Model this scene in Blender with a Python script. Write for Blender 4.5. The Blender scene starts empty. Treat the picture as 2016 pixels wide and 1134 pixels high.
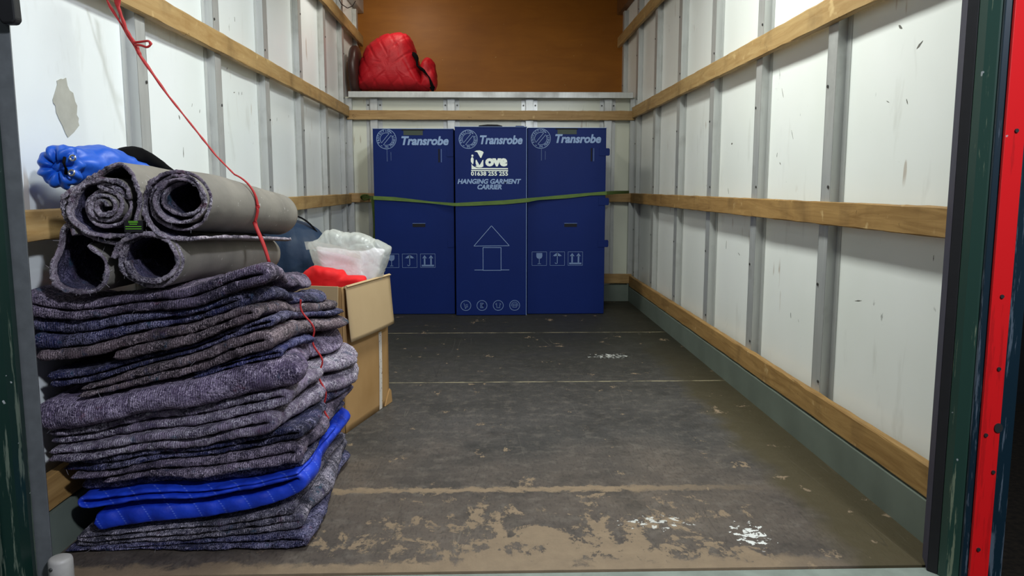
import bpy, math, random
import numpy as np
from mathutils import Vector, Matrix
sc = bpy.context.scene
C = sc.collection
random.seed(7)
rng = np.random.default_rng(11)

# ------------------------------------------------------------------ camera
F = 1530.0; CX, CY = 1008.0, 567.0; VX, VY = 964.0, 368.0; CAMH = 0.84
d_ = np.array([(VX-CX)/F, -(VY-CY)/F, 1.0]); d_ /= np.linalg.norm(d_)
z_ = np.array([0, d_[2], -d_[1]]); z_ /= np.linalg.norm(z_)
x_ = np.cross(d_, z_); x_ = -x_ if x_[0] < 0 else x_
x_ -= d_*np.dot(x_, d_); x_ /= np.linalg.norm(x_)
z_ = z_-d_*np.dot(z_, d_)-x_*np.dot(x_, z_); z_ /= np.linalg.norm(z_)
M3 = np.array([x_, d_, z_])
cam = bpy.data.cameras.new('camera'); camo = bpy.data.objects.new('camera', cam); C.objects.link(camo)
r_, u_, f_ = Vector(M3[:, 0]), Vector(M3[:, 1]), Vector(M3[:, 2])
mw = Matrix(((r_.x, u_.x, -f_.x, 0), (r_.y, u_.y, -f_.y, 0), (r_.z, u_.z, -f_.z, CAMH), (0, 0, 0, 1)))
camo.matrix_world = mw
cam.sensor_width = 36; cam.lens = F/2016*36; cam.clip_start = .05
sc.camera = camo
def at(u, v, Y):
    c = np.array([(u-CX)/F, -(v-CY)/F, 1.0]); r = M3@c; t = Y/r[1]
    return r[0]*t, r[2]*t+CAMH

# ------------------------------------------------------------------ light
sc.view_settings.view_transform = 'Standard'; sc.view_settings.look = 'None'
sc.view_settings.gamma = 1; sc.view_settings.use_curve_mapping = False
sc.view_settings.exposure = 0.0
w = bpy.data.worlds.new('world'); sc.world = w; w.use_nodes = True
w.node_tree.nodes['Background'].inputs[0].default_value = (.75, .85, 1, 1)
w.node_tree.nodes['Background'].inputs[1].default_value = .10
def area(name, loc, to, size, power, col, sy=None):
    l = bpy.data.lights.new(name, 'AREA'); l.energy = power; l.color = col; l.size = size
    if sy: l.shape = 'RECTANGLE'; l.size_y = sy
    o = bpy.data.objects.new(name, l); C.objects.link(o); o.location = loc
    o.rotation_euler = (Vector(to)-Vector(loc)).to_track_quat('-Z', 'Y').to_euler(); return o
area('yard_lamp', (1.06, -.35, 2.35), (-.3, 2.4, .3),   .22, 66, (.84, .89, 1.0))
area('yard_lamp_far', (-.3, -2.6, 2.0), (.4, 3.5, .9), 1.2, 8, (.86, .93, 1.0))
area('cargo_lamp', (.24, 2.7, 2.25), (.24, 2.7, 0), .25, 46, (.95, 1.0, .955), 1.7)
area('cargo_lamp_rear', (-.6, 4.6, 2.28), (-.5, 5.2, 1.0), .2, 9, (1.0, .97, .88), .5)
area('luton_fill', (-.62, 5.75, 2.33), (-.55, 6.5, 1.7), .12, 3.6, (1.0, .95, .80), .3)  # added fill to brighten the left of the plywood, no lamp known there

# ------------------------------------------------------------------ materials
def lin(r, g, b):
    f = lambda c: ((c/255+.055)/1.055)**2.4 if c > 10 else c/255/12.92
    return (f(r), f(g), f(b), 1)
class NT:
    def __init__(s, name, rough=.6, metal=0, spec=.5):
        s.m = bpy.data.materials.new(name); s.m.use_nodes = True; s.t = s.m.node_tree
        s.b = s.t.nodes['Principled BSDF']; s.b.inputs['Roughness'].default_value = rough
        s.b.inputs['Metallic'].default_value = metal; s.b.inputs['Specular IOR Level'].default_value = spec
    def n(s, typ, **k):
        nd = s.t.nodes.new(typ)
        for a, v in k.items():
            if a.startswith('i_'):
                key = a[2:]; key = int(key) if key.isdigit() else key.replace('_', ' ')
                if hasattr(v, 'is_output'): s.t.links.new(v, nd.inputs[key])
                else: nd.inputs[key].default_value = v
            else: setattr(nd, a, v)
        return nd
    def co(s, scale=(1, 1, 1), rot=(0, 0, 0), loc=(0, 0, 0)):
        tc = s.n('ShaderNodeTexCoord'); mp = s.n('ShaderNodeMapping')
        s.t.links.new(tc.outputs['Object'], mp.inputs[0])
        mp.inputs['Scale'].default_value = scale; mp.inputs['Rotation'].default_value = rot; mp.inputs['Location'].default_value = loc
        return mp.outputs[0]
    def noise(s, vec, scale, detail=4, rough=.55, dist=0):
        return s.n('ShaderNodeTexNoise', i_Vector=vec, i_Scale=scale, i_Detail=detail, i_Roughness=rough, i_Distortion=dist).outputs[0]
    def ramp(s, fac, stops):
        r = s.n('ShaderNodeValToRGB'); s.t.links.new(fac, r.inputs[0]); e = r.color_ramp.elements
        while len(e) < len(stops): e.new(.5)
        for i, (p, c) in enumerate(stops):
            e[i].position = p; e[i].color = c if len(c) == 4 else (*c, 1)
        return r.outputs[0]
    def step(s, fac, a, b): return s.ramp(fac, [(a, (0, 0, 0, 1)), (b, (1, 1, 1, 1))])
    def mix(s, fac, a, b, mode='MIX'):
        m = s.n('ShaderNodeMix', data_type='RGBA', blend_type=mode)
        for key, v in ((0, fac), (6, a), (7, b)):
            if hasattr(v, 'is_output'): s.t.links.new(v, m.inputs[key])
            else: m.inputs[key].default_value = v
        return m.outputs[2]
    def mul(s, a, b, op='MULTIPLY'):
        m = s.n('ShaderNodeMath', operation=op)
        for k, v in ((0, a), (1, b)):
            if hasattr(v, 'is_output'): s.t.links.new(v, m.inputs[k])
            else: m.inputs[k].default_value = v
        return m.outputs[0]
    def color(s, c):
        if hasattr(c, 'is_output'): s.t.links.new(c, s.b.inputs['Base Color'])
        else: s.b.inputs['Base Color'].default_value = c
        return s
    def rough(s, c): s.t.links.new(c, s.b.inputs['Roughness']); return s
    def bump(s, h, strength=.4, dist=.002):
        b = s.n('ShaderNodeBump', i_Strength=strength, i_Distance=dist); s.t.links.new(h, b.inputs['Height'])
        s.t.links.new(b.outputs[0], s.b.inputs['Normal']); return s
    def sep(s, vec, axis):
        x = s.n('ShaderNodeSeparateXYZ'); s.t.links.new(vec, x.inputs[0]); return x.outputs[axis]
def plain(name, col, rough=.6, metal=0, var=.12, spec=.5, sc_=30):
    m = NT(name, rough, metal, spec); v = m.co()
    n = m.noise(v, sc_)
    c2 = tuple(min(1, x*(1-var*2)) for x in col[:3])+(1,)
    m.color(m.mix(m.step(n, .35, .65), col, c2)); m.bump(n, .15, .001); return m.m

# white grp wall panels: scuffs, faint stains
def wallmat(name, base, seed):
    m = NT(name, .32, 0, .5); v = m.co(loc=(seed, seed*2, 0))
    big = m.noise(v, 1.6, 3); c = m.mix(m.step(big, .35, .75), lin(*base), lin(base[0]-9, base[1]-8, base[2]-11))
    # dark short scuffs
    vs = m.co(scale=(1, 1, .45), rot=(.35, 0, 0), loc=(seed, 0, 0))
    n1 = m.noise(vs, 26, 3, .6, .8); n2 = m.noise(m.co(loc=(0, seed, 3)), 2.8, 2)
    mk = m.mul(m.step(n1, .70, .74), m.step(n2, .50, .62)); c = m.mix(m.mul(mk, .75), c, lin(92, 90, 84))
    # rubbed smears
    n3 = m.noise(m.co(scale=(1, 1, .25), loc=(3, seed, 0)), 9, 4, .6, .4); c = m.mix(m.mul(m.step(n3, .62, .8), .35), c, lin(165, 163, 150))
    n4 = m.noise(m.co(scale=(1, .6, .12), loc=(seed, 5, 0)), 34, 2); c = m.mix(m.mul(m.mul(m.step(n4, .68, .72), m.step(n2, .55, .6)), .5), c, lin(150, 120, 85))
    m.color(c); m.bump(m.noise(v, 9, 2), .05, .003); return m.m
M_wallL = wallmat('white_wall_panel', (240, 245, 245), 1.3)
M_wallR = wallmat('white_wall_panel_right', (246, 249, 245), 4.1)
M_wallB = wallmat('white_bulkhead_panel', (226, 228, 212), 7.7)
# aluminium
m = NT('brushed_aluminium', .38, .4); v = m.co(scale=(1, 1, .08))
n = m.noise(v, 60, 4); n2 = m.noise(m.co(), 7, 4)
c = m.mix(n, lin(206, 208, 205), lin(178, 180, 177)); c = m.mix(m.mul(m.step(n2, .55, .75), .5), c, lin(140, 140, 136))
m.color(c); m.rough(m.ramp(n2, [(.3, (.32,)*3), (.7, (.5,)*3)])); M_alu = m.m
M_bolt = plain('dull_rivet', lin(88, 88, 86), .5, .6)
# timber rails
def wood(name, c1, c2, along, seed=0.):
    m = NT(name, .6, 0, .3)
    s = [9, 9, 9]; s[along] = .7
    v = m.co(scale=tuple(s), loc=(seed, seed, seed))
    g = m.noise(v, 4, 6, .65, 1.2); g2 = m.noise(m.co(loc=(seed, 1, 2)), 5, 3)
    c = m.mix(m.step(g, .3, .7), lin(*c1), lin(*c2))
    c = m.mix(m.mul(m.step(g2, .55, .75), .55), c, lin(96, 72, 42))
    sx = [40, 40, 40]; sx[along] = 30
    g3 = m.noise(m.co(scale=(1, 1, 1), loc=(seed, 3, 0)), 34, 3, .6, 1); c = m.mix(m.mul(m.step(g3, .68, .76), .6), c, lin(60, 42, 24))
    g4 = m.noise(m.co(loc=(seed, 9, 0)), 16, 3, .6); c = m.mix(m.mul(m.step(g4, .64, .75), .5), c, lin(224, 196, 142))
    m.color(c); m.bump(g, .3, .002); return m.m
M_woodY = wood('worn_timber_rail', (186, 156, 106), (158, 124, 76), 1)
M_woodY2 = wood('dirty_timber_rail', (176, 140, 86), (136, 102, 56), 1, 5.)
M_woodX = wood('worn_timber_rail_across', (182, 150, 102), (150, 118, 74), 0, 2.)
# plywood headboard
m = NT('varnished_plywood', .45, 0, .22)
g = m.noise(m.co(scale=(1.2, 1, 6)), 3, 5, .6, .6); b = m.noise(m.co(), 1.2, 3)
c = m.mix(g, lin(176, 112, 36), lin(142, 86, 26)); c = m.mix(m.mul(m.step(b, .45, .75), .5), c, lin(112, 66, 26))
sp = m.noise(m.co(), 46, 1); c = m.mix(m.mul(m.step(sp, .77, .79), .6), c, lin(210, 180, 120))
m.color(c); M_ply = m.m
# floor: dark phenolic ply, seams, tan wear
m = NT('worn_dark_plywood_floor', .62, 0, .35); v = m.co()
x = m.sep(v, 0); y = m.sep(v, 1)
n1 = m.noise(v, 3.2, 7, .62); n2 = m.noise(v, 22, 6, .65); fine = m.noise(m.co(scale=(1, .35, 1)), 130, 3)
brn = m.n('ShaderNodeMapRange', i_0=m.mul(y, m.mul(m.mul(n1, .8), -.4, 'ADD'), 'ADD'), i_1=2.55, i_2=2.05).outputs[0]
c = m.mix(m.step(n1, .36, .64), lin(76, 73, 70), lin(54, 52, 50)); cb = m.mix(m.step(n1, .36, .64), lin(94, 84, 75), lin(72, 64, 58)); c = m.mix(brn, c, cb)
c = m.mix(m.mul(m.step(n2, .50, .68), .35), c, lin(122, 114, 104)); dk = m.noise(m.co(loc=(5, 5, 5)), 4.5, 6, .7); c = m.mix(m.mul(m.step(dk, .54, .68), .6), c, lin(38, 36, 33))
c = m.mix(m.mul(m.step(fine, .52, .64), .35), c, lin(36, 34, 31))
# shade painted olive: jamb shadow beside the right hand kick panel, dimness towards the bulkhead
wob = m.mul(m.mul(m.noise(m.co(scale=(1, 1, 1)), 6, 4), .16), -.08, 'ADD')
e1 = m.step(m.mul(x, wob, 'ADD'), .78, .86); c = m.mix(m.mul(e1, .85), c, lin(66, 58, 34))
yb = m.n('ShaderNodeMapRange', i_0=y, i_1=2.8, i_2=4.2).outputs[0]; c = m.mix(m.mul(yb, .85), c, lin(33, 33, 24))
# scratches
for k, (rz, th) in enumerate(((.25, .02), (-.35, .018), (1.2, .014), (.8, .012))):
    sv = m.co(scale=(4, .22, 1), rot=(0, 0, rz), loc=(k*3, 0, 0)); q = m.noise(sv, 4 if k < 2 else 3, 0, .5, .1)
    l = m.mul(m.mul(q, -.5, 'ADD'), 0., 'ADD'); l = m.n('ShaderNodeMath', operation='ABSOLUTE', i_0=l).outputs[0]
    lm = m.ramp(l, [(0, (1, 1, 1, 1)), (th*.28, (0, 0, 0, 1))]); msk = m.step(m.noise(m.co(loc=(k, 7, 0)), 3, 2), .56, .64)
    c = m.mix(m.mul(m.mul(lm, msk), .55 if k < 3 else .3), c, lin(28, 26, 24) if k < 3 else lin(130, 122, 108))
# wear down to bare tan ply: by the sill and along the first seam
wn = m.noise(v, 6.5, 9, .68, .5); wn2 = m.noise(m.co(scale=(1, .8, 1), loc=(4, 1, 0)), 11, 10, .74, .35)
def band(yv, yc, hw, soft):
    a = m.n('ShaderNodeMath', operation='ABSOLUTE', i_0=m.mul(yv, -yc, 'ADD')).outputs[0]
    return m.n('ShaderNodeMapRange', i_0=a, i_1=hw+soft, i_2=hw).outputs[0]
ye = m.mul(y, m.mul(m.mul(wn2, .16), -.08, 'ADD'), 'ADD')
sill = m.n('ShaderNodeMapRange', i_0=y, i_1=2.12, i_2=1.60).outputs[0]
xm = m.mul(m.n('ShaderNodeMapRange', i_0=x, i_1=-.62, i_2=.0).outputs[0], m.n('ShaderNodeMapRange', i_0=x, i_1=.85, i_2=.30).outputs[0])
wn2 = m.noise(m.co(scale=(1.3, .7, 1), loc=(4, 1, 0)), 13, 12, .78, .3)
thr = m.mul(m.mul(m.mul(sill, xm), .158), m.mul(m.mul(wn, .5), m.mul(wn2, .5), 'ADD'), 'ADD')
tan1 = m.step(thr, .585, .600)
tan2 = band(m.mul(y, m.mul(m.mul(m.noise(v, 26, 6, .75), .10), -.05, 'ADD'), 'ADD'), 2.085, .010, .012)
tan2 = m.mul(tan2, m.n('ShaderNodeMapRange', i_0=x, i_1=.8, i_2=.35).outputs[0])
tan3 = m.n('ShaderNodeMapRange', i_0=ye, i_1=1.672, i_2=1.652).outputs[0]
tan3 = m.mul(tan3, m.n('ShaderNodeMapRange', i_0=m.mul(x, wob, 'ADD'), i_1=.85, i_2=.6).outputs[0])
tan = m.n('ShaderNodeMath', operation='MAXIMUM', i_0=tan1, i_1=tan2).outputs[0]; tan = m.n('ShaderNodeMath', operation='MAXIMUM', i_0=tan, i_1=tan3).outputs[0]
mr = m.mul(m.step(m.noise(v, 12.3, 9, .74), .66, .68), m.n('ShaderNodeMapRange', i_0=y, i_1=2.5, i_2=1.9).outputs[0]); tan = m.n('ShaderNodeMath', operation='MAXIMUM', i_0=tan, i_1=m.mul(mr, .8)).outputs[0]
tc = m.mix(n2, lin(150, 130, 104), lin(110, 94, 76)); c = m.mix(tan, c, tc)
for yc, k in ((3.293, .55), (4.443, .6)):
    ln = band(m.mul(y, m.mul(m.mul(m.noise(v, 30, 3), .012), -.006, 'ADD'), 'ADD'), yc, .003, .006); bk = m.step(m.noise(m.co(scale=(1, .1, 1)), 9, 4), .36, .56)
    c = m.mix(m.mul(m.mul(ln, bk), k+.25), c, lin(160, 150, 120))
def splash(c, x0, y0, rx, ry, th, amt):
    dx = m.mul(m.mul(x, -x0, 'ADD'), 1/rx); dy = m.mul(m.mul(y, -y0, 'ADD'), 1/ry)
    d = m.mul(m.mul(dx, dx), m.mul(dy, dy), 'ADD'); k2 = m.n('ShaderNodeMapRange', i_0=d, i_1=1., i_2=.1).outputs[0]
    nn_ = m.noise(m.co(loc=(2, 2, 2)), 48, 4, .6); return m.mix(m.mul(m.mul(m.step(m.mul(nn_, m.mul(k2, .16), 'ADD'), th, th+.02), m.step(k2, .02, .1)), amt), c, lin(220, 222, 216))
c = splash(c, .635, 1.78, .06, .09, .66, .95); c = splash(c, .42, 1.86, .12, .06, .69, .7); c = splash(c, .60, 3.80, .13, .07, .66, .6)
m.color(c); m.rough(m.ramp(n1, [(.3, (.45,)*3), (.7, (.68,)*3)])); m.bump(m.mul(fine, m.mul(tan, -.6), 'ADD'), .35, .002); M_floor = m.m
M_kick = plain('grey_green_kick_panel', lin(112, 122, 112), .5, 0, .10, .4, 5)
M_sill = plain('scuffed_sill_metal', lin(138, 148, 138), .5, .1, .14, .5, 14)
M_ceil = plain('ceiling_ply', lin(120, 78, 36), .6)
M_dark = plain('dark_steel', lin(40, 40, 40), .6)
M_rubber = plain('black_rubber', lin(22, 22, 24), .7)
M_jambgrey = plain('grey_edge_trim', lin(112, 116, 118), .55, 0, .1)
M_purple = plain('dark_door_seal', lin(52, 50, 68), .6)
def paint(name, col, scratch, seed, amt=.55):
    m = NT(name, .35, 0, .5); a = m.noise(m.co(scale=(7, 7, .45), loc=(seed, 0, 0)), 9, 6, .7); b = m.noise(m.co(loc=(seed, 2, 0)), 2.6, 3)
    zz = m.sep(m.co(), 2); low = m.n('ShaderNodeMapRange', i_0=zz, i_1=1.2, i_2=.1, i_3=0., i_4=.10).outputs[0]
    k = m.step(m.mul(m.mul(a, low, 'ADD'), m.mul(m.mul(b, .1), -.05, 'ADD'), 'ADD'), .65, .69)
    c = m.mix(m.mul(k, amt), lin(*col), lin(*scratch)); n = m.noise(m.co(loc=(seed, 0, 0)), 40, 2)
    c = m.mix(m.mul(m.step(n, .74, .76), .8), c, lin(170, 175, 175)); m.color(c); m.bump(a, .15, .001); return m.m
M_green = paint('scratched_green_paint', (38, 66, 56), (150, 158, 128), 1)
M_green2 = paint('dark_green_paint', (14, 42, 36), (120, 132, 116), 6)
M_teal = paint('dark_teal_paint', (14, 38, 50), (110, 122, 134), 3)
M_red = paint('red_paint', (222, 24, 28), (120, 20, 20), 4, .3)

# ------------------------------------------------------------------ mesh helpers
def mesh_obj(name, V, Fc, mat, parent=None, smooth=False, mi=None):
    me = bpy.data.meshes.new(name); me.from_pydata([tuple(v) for v in V], [], [tuple(f) for f in Fc])
    for x_ in (mat if isinstance(mat, (list, tuple)) else [mat]): me.materials.append(x_)
    if mi is not None: me.polygons.foreach_set('material_index', np.array(mi, dtype=np.int32))
    if smooth: me.polygons.foreach_set('use_smooth', [True]*len(me.polygons))
    me.validate(); me.update()
    o = bpy.data.objects.new(name, me); C.objects.link(o); o.parent = parent; return o
def tag(o, label=None, cat=None, group=None, kind=None):
    if label: o['label'] = label
    if cat: o['category'] = cat
    if group: o['group'] = group
    if kind: o['kind'] = kind
    return o
class MB:
    def __init__(s): s.V = []; s.F = []; s.mi = []
    def add(s, V, Fc, mi=0):
        k = len(s.V); s.V += [tuple(v) for v in V]; s.F += [tuple(i+k for i in f) for f in Fc]; s.mi += [mi]*len(Fc); return s
    def box(s, x0, x1, y0, y1, z0, z1, mi=0):
        V = [(x, y, z) for x in (x0, x1) for y in (y0, y1) for z in (z0, z1)]
        return s.add(V, [(0, 1, 3, 2), (4, 6, 7, 5), (0, 4, 5, 1), (2, 3, 7, 6), (0, 2, 6, 4), (1, 5, 7, 3)], mi)
    def prism(s, poly, y0, y1, mi=0, axis='y'):
        n = len(poly); P = lambda a, b, t: (a, t, b) if axis == 'y' else ((t, a, b) if axis == 'x' else (a, b, t))
        V = [P(a, b, y0) for a, b in poly]+[P(a, b, y1) for a, b in poly]
        Fc = [tuple(range(n)), tuple(range(2*n-1, n-1, -1))]+[(i, i+n, (i+1) % n+n, (i+1) % n) for i in range(n)]
        return s.add(V, Fc, mi)
    def tube(s, pts, r, n=8, mi=0, flat=1.0, closed=False):
        pts = np.array(pts, float); N = len(pts); V = []; up = np.array([0, 0, 1.])
        rr = np.full(N, r) if np.isscalar(r) else np.array(r)
        for i in range(N):
            t = pts[min(i+1, N-1)]-pts[max(i-1, 0)]; t /= np.linalg.norm(t)+1e-9
            a = np.cross(t, up); a = np.array([1., 0, 0]) if np.linalg.norm(a) < .05 else a; a /= np.linalg.norm(a); b = np.cross(a, t)
            for k in range(n):
                q = 2*math.pi*k/n; V.append(pts[i]+rr[i]*(a*math.cos(q)+b*flat*math.sin(q)))
        Fc = [(i*n+k, i*n+(k+1) % n, (i+1)*n+(k+1) % n, (i+1)*n+k) for i in range(N-1) for k in range(n)]
        Fc += [tuple(range(n))[::-1], tuple(range((N-1)*n, N*n))]
        return s.add(V, Fc, mi)
    def build(s, name, mat, parent=None, smooth=False, bevel=0):
        o = mesh_obj(name, s.V, s.F, mat, parent, smooth, s.mi)
        if bevel:
            b = o.modifiers.new('bevel', 'BEVEL'); b.width = bevel; b.segments = 2; b.limit_method = 'ANGLE'
        return o
def empty(name, loc=(0, 0, 0)):
    o = bpy.data.objects.new(name, None); C.objects.link(o); o.location = loc; o.empty_display_size = .05; return o
def struct(o): o['kind'] = 'structure'; return o
_ph = rng.uniform(0, 6.28, (40,)); _dr = rng.normal(size=(40, 3)); _dr /= np.linalg.norm(_dr, axis=1)[:, None]
def fnoise(P, freq, seed=0, octs=3):
    """smooth value noise, vectorised; P (...,3)"""
    out = 0; amp = 1.; tot = 0
    for o in range(octs):
        for k in range(5):
            i = (seed*7+o*5+k) % 40; out = out+amp*np.sin((P@_dr[i])*freq*(1+.23*k)+_ph[(i+seed) % 40]+1.7*np.sin((P@_dr[(i+11) % 40])*freq*.6+_ph[i]))
        tot += amp*2.2; freq *= 2.1; amp *= .5
    return out/tot
def smoothstep(a, b, x): t = np.clip((x-a)/(b-a), 0, 1); return t*t*(3-2*t)

# ------------------------------------------------------------------ the cargo body
XL, XR = -1.0, 1.03          # faces of the timber rails
WL, WR = -1.055, 1.085       # wall skins
YF, YB = 1.62, 5.755         # sill, bulkhead skin
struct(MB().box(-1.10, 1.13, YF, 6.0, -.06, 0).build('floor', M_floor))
struct(MB().box(-.95, 1.0, YF-.10, YF-.001, -.10, -.004).build('trim_1', M_sill, bevel=.004))
# walls; the left one has one nearer bay, all skins straight and single
struct(MB().box(WL-.03, WL, YF-.02, 6.56, 0, 2.36).build('wall_left', M_wallL))
struct(MB().box(WR, WR+.03, YF-.02, 6.56, 0, 2.36).build('wall_right', M_wallR))
struct(MB().box(WL, WR, YB, YB+.03, 0, 1.484).build('wall_rear', M_wallB))
struct(MB().box(WL, WR, 6.5, 6.53, 1.512, 2.36).build('wall_headboard', M_ply))
struct(MB().box(WL-.03, WR+.03, YF-.06, 6.56, 2.36, 2.39).build('ceiling', M_ceil))
led = MB(); led.box(-1.0, 1.03, 5.675, 6.5, 1.484, 1.51); led.box(-1.0, 1.03, 5.668, 5.680, 1.470, 1.512)
struct(led.build('trim_2', M_alu, bevel=.002))
for x0, x1, nm in ((XR-.004, WR, 'baseboard_right'), (WL, XL+.004, 'baseboard_left')):
    struct(MB().box(x0, x1, YF, 5.70, 0, .104).build(nm, M_kick))
struct(MB().box(XL+.006, XR-.006, 5.68, 5.755, 0, .12).build('baseboard_rear', M_kick))
k = 3
def stud(side, y, z0=.10, z1=2.34):
    global k
    s = 1 if side > 0 else -1; wall = WR if s > 0 else WL
    c = .031; b = MB(); f = .0025
    a0 = wall; a1 = wall-s*c
    xs = sorted((a0, a1))
    # top-hat section: crown, two webs, two flanges
    b.box(min(a1, a1+s*f), max(a1, a1+s*f), y-.033, y+.033, z0, z1)
    for q in (-1, 1):
        b.box(xs[0], xs[1], y+q*.033-f/2, y+q*.033+f/2, z0, z1)
        lo, hi = sorted((wall-s*.0005, wall-s*(.0005+f))); b.box(lo, hi, *(sorted((y+q*.033, y+q*.062))), z0, z1)
    for zz in np.arange(z0+.12, z1, .31):
        q = 1 if (int(zz*10) % 2) else -1
        lo, hi = sorted((a1, a1-s*.003)); b.prism([(y+q*.02+.005*math.cos(t), zz+.005*math.sin(t)) for t in np.linspace(0, 6.28, 9)[:-1]], lo, hi, 1, 'x')
    struct(b.build('trim_%d' % k, [M_alu, M_bolt])); k += 1
for y in (2.43, 3.09, 3.74, 4.40, 5.04, 5.665): stud(1, y)
for y in (2.39, 3.05, 3.71, 4.38, 5.03, 5.65): stud(-1, y)
stud(1, 6.28, 1.512, 2.2); stud(-1, 6.28, 1.512, 2.2)
def rstud(x):
    global k
    b = MB(); y1 = YB; y0 = YB-.031; f = .0025
    b.box(x-.027, x+.027, y0, y0+f, .12, 1.47)
    for q in (-1, 1):
        b.box(x+q*.027-f/2, x+q*.027+f/2, y0, y1, .12, 1.47); b.box(*sorted((x+q*.027, x+q*.058)), y1-f, y1-.0002, .12, 1.47)
        b.prism([(x+q*.043+.006*math.cos(t), 1.425+.006*math.sin(t)) for t in np.linspace(0, 6.28, 9)[:-1]], y1-.007, y1-.002, 1)
    struct(b.build('trim_%d' % k, [M_alu, M_bolt])); k += 1
for x in (-.83, -.275, .29, .86): rstud(x)
for x0, x1 in ((-1.05, -.985), (1.02, 1.08)):   # corner angles
    struct(MB().box(x0, x1, 5.715, 5.752, .12, 1.47).build('trim_%d' % k, M_alu)); k += 1
# cant rails along the roof edge
for s, wl in ((1, WR), (-1, WL)):
    lo, hi = sorted((wl, wl-s*.05)); struct(MB().box(lo, hi, YF, 6.5, 2.22, 2.355).build('trim_%d' % k, M_ceil if s > 0 else M_alu, bevel=.006)); k += 1

# timber lashing rails (things): each board with slight knocks along its edges
def rail(x0, x1, y0, y1, z0, z1, mat, label, long='y'):
    V = []; Fc = []; n = 60; L0, L1 = (y0, y1) if long == 'y' else (x0, x1)
    prof = [(0, 0), (0, 1), (1, 1), (1, 0)]
    b = MB()
    rows = []
    for i in range(n+1):
        t = L0+(L1-L0)*i/n; row = []
        for (a, c) in [(.0, .04), (.0, .96), (.12, 1), (.88, 1), (1, .96), (1, .04), (.88, 0), (.12, 0)]:
            j = random.gauss(0, .0007)
            if long == 'y': p = (x0+(x1-x0)*a+j, t, z0+(z1-z0)*c+random.gauss(0, .0008))
            else: p = (t, y0+(y1-y0)*a+j, z0+(z1-z0)*c+random.gauss(0, .0008))
            row.append(len(V)); V.append(p)
        rows.append(row)
    for i in range(n):
        for q in range(8): Fc.append((rows[i][q], rows[i][(q+1) % 8], rows[i+1][(q+1) % 8], rows[i+1][q]))
    Fc += [tuple(rows[0][::-1]), tuple(rows[-1])]
    o = mesh_obj('lashing_rail', V, Fc, mat); tag(o, label, 'rail'); return o
G = None
rail(XR, XR+.024, 1.64, 5.70, .110, .188, M_woodY2, 'lowest wooden rail on the right wall, above the grey-green kick panel')
rail(XR, XR+.024, 1.64, 5.70, .724, .795, M_woodY2, 'stained middle wooden rail on the right wall, at camera height')
rail(XR, XR+.024, 1.64, 5.70, 1.333, 1.410, M_woodY, 'upper wooden rail on the right wall, meeting the rail above the blue boxes')
rail(XR+.002, XR+.024, 1.64, 6.42, 1.950, 2.030, M_woodY, 'highest wooden rail on the right wall, ending at the brown plywood')
rail(XL-.024, XL, 1.64, 5.70, .108, .188, M_woodY2, 'lowest wooden rail on the left wall, mostly hidden behind the blanket pile')
rail(XL-.024, XL, 1.64, 5.70, .720, .790, M_woodY, 'middle wooden rail on the left wall, passing behind the rolled mats')
rail(XL-.024, XL, 1.64, 5.70, 1.338, 1.412, M_woodY, 'upper wooden rail on the left wall with the red strap tied to it')
rail(XL-.024, XL-.002, 1.64, 6.42, 1.950, 2.030, M_woodY, 'highest wooden rail on the left wall, ending above the red bundle')
rail(XL-.02, XR+.02, 5.700, 5.723, 1.318, 1.384, M_woodX, 'wooden rail across the bulkhead just below the metal ledge', 'x')
rail(XL-.02, XR+.02, 5.700, 5.723, .730, .795, M_woodX, 'wooden rail across the bulkhead behind the blue boxes at strap height', 'x')
rail(XL-.02, XR+.02, 5.700, 5.723, .130, .200, M_woodX, 'lowest wooden rail across the bulkhead, behind the feet of the blue boxes', 'x')

# a torn tape patch on the left wall skin
def at_x(u, v, X):
    c = np.array([(u-CX)/F, -(v-CY)/F, 1.0]); r = M3@c; t = X/r[0]; return r[1]*t, r[2]*t+CAMH
pt = [at_x(u, v, WL) for u, v in ((129, 153), (123, 156), (119, 155), (111, 159), (112, 166), (108, 180), (103, 196), (104, 203), (108, 208), (110, 222), (116, 236), (122, 247), (128, 262), (133, 271), (145, 260), (155, 247), (153, 240), (154, 233), (150, 226), (151, 208), (147, 200), (143, 183), (136, 178), (132, 169))]
m = NT('old_tape_residue', .7); n = m.noise(m.co(), 25, 5); m.color(m.mix(n, lin(196, 196, 184), lin(160, 158, 146))); M_res = m.m
b = MB(); b.prism(pt, WL+.0004, WL+.0016, axis='x'); struct(b.build('trim_%d' % k, M_res)); k += 1

M_scuff = plain('dark_scuff', lin(112, 110, 102), .7)
def scuff(u, v, L, wd, ang, X):
    global k
    cy, cz = at_x(u, v, X); L *= .7; wd *= .55; a = math.radians(ang); d = (math.cos(a), math.sin(a)); r2 = random.Random(u)
    poly = [];
    for t_ in np.linspace(-1, 1, 6): poly.append((cy+d[0]*L*t_-d[1]*wd*(1-t_*t_+.15)*r2.uniform(.4, 1), cz+d[1]*L*t_+d[0]*wd*(1-t_*t_+.15)*r2.uniform(.4, 1)))
    for t_ in np.linspace(1, -1, 6): poly.append((cy+d[0]*L*t_+d[1]*wd*(1-t_*t_+.15)*r2.uniform(.4, 1), cz+d[1]*L*t_-d[0]*wd*(1-t_*t_+.15)*r2.uniform(.4, 1)))
    lo, hi = sorted((X, X+(.0006 if X < 0 else -.0006))); struct(MB().prism(poly, lo, hi, axis='x').build('trim_%d' % k, M_scuff)); k += 1
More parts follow.
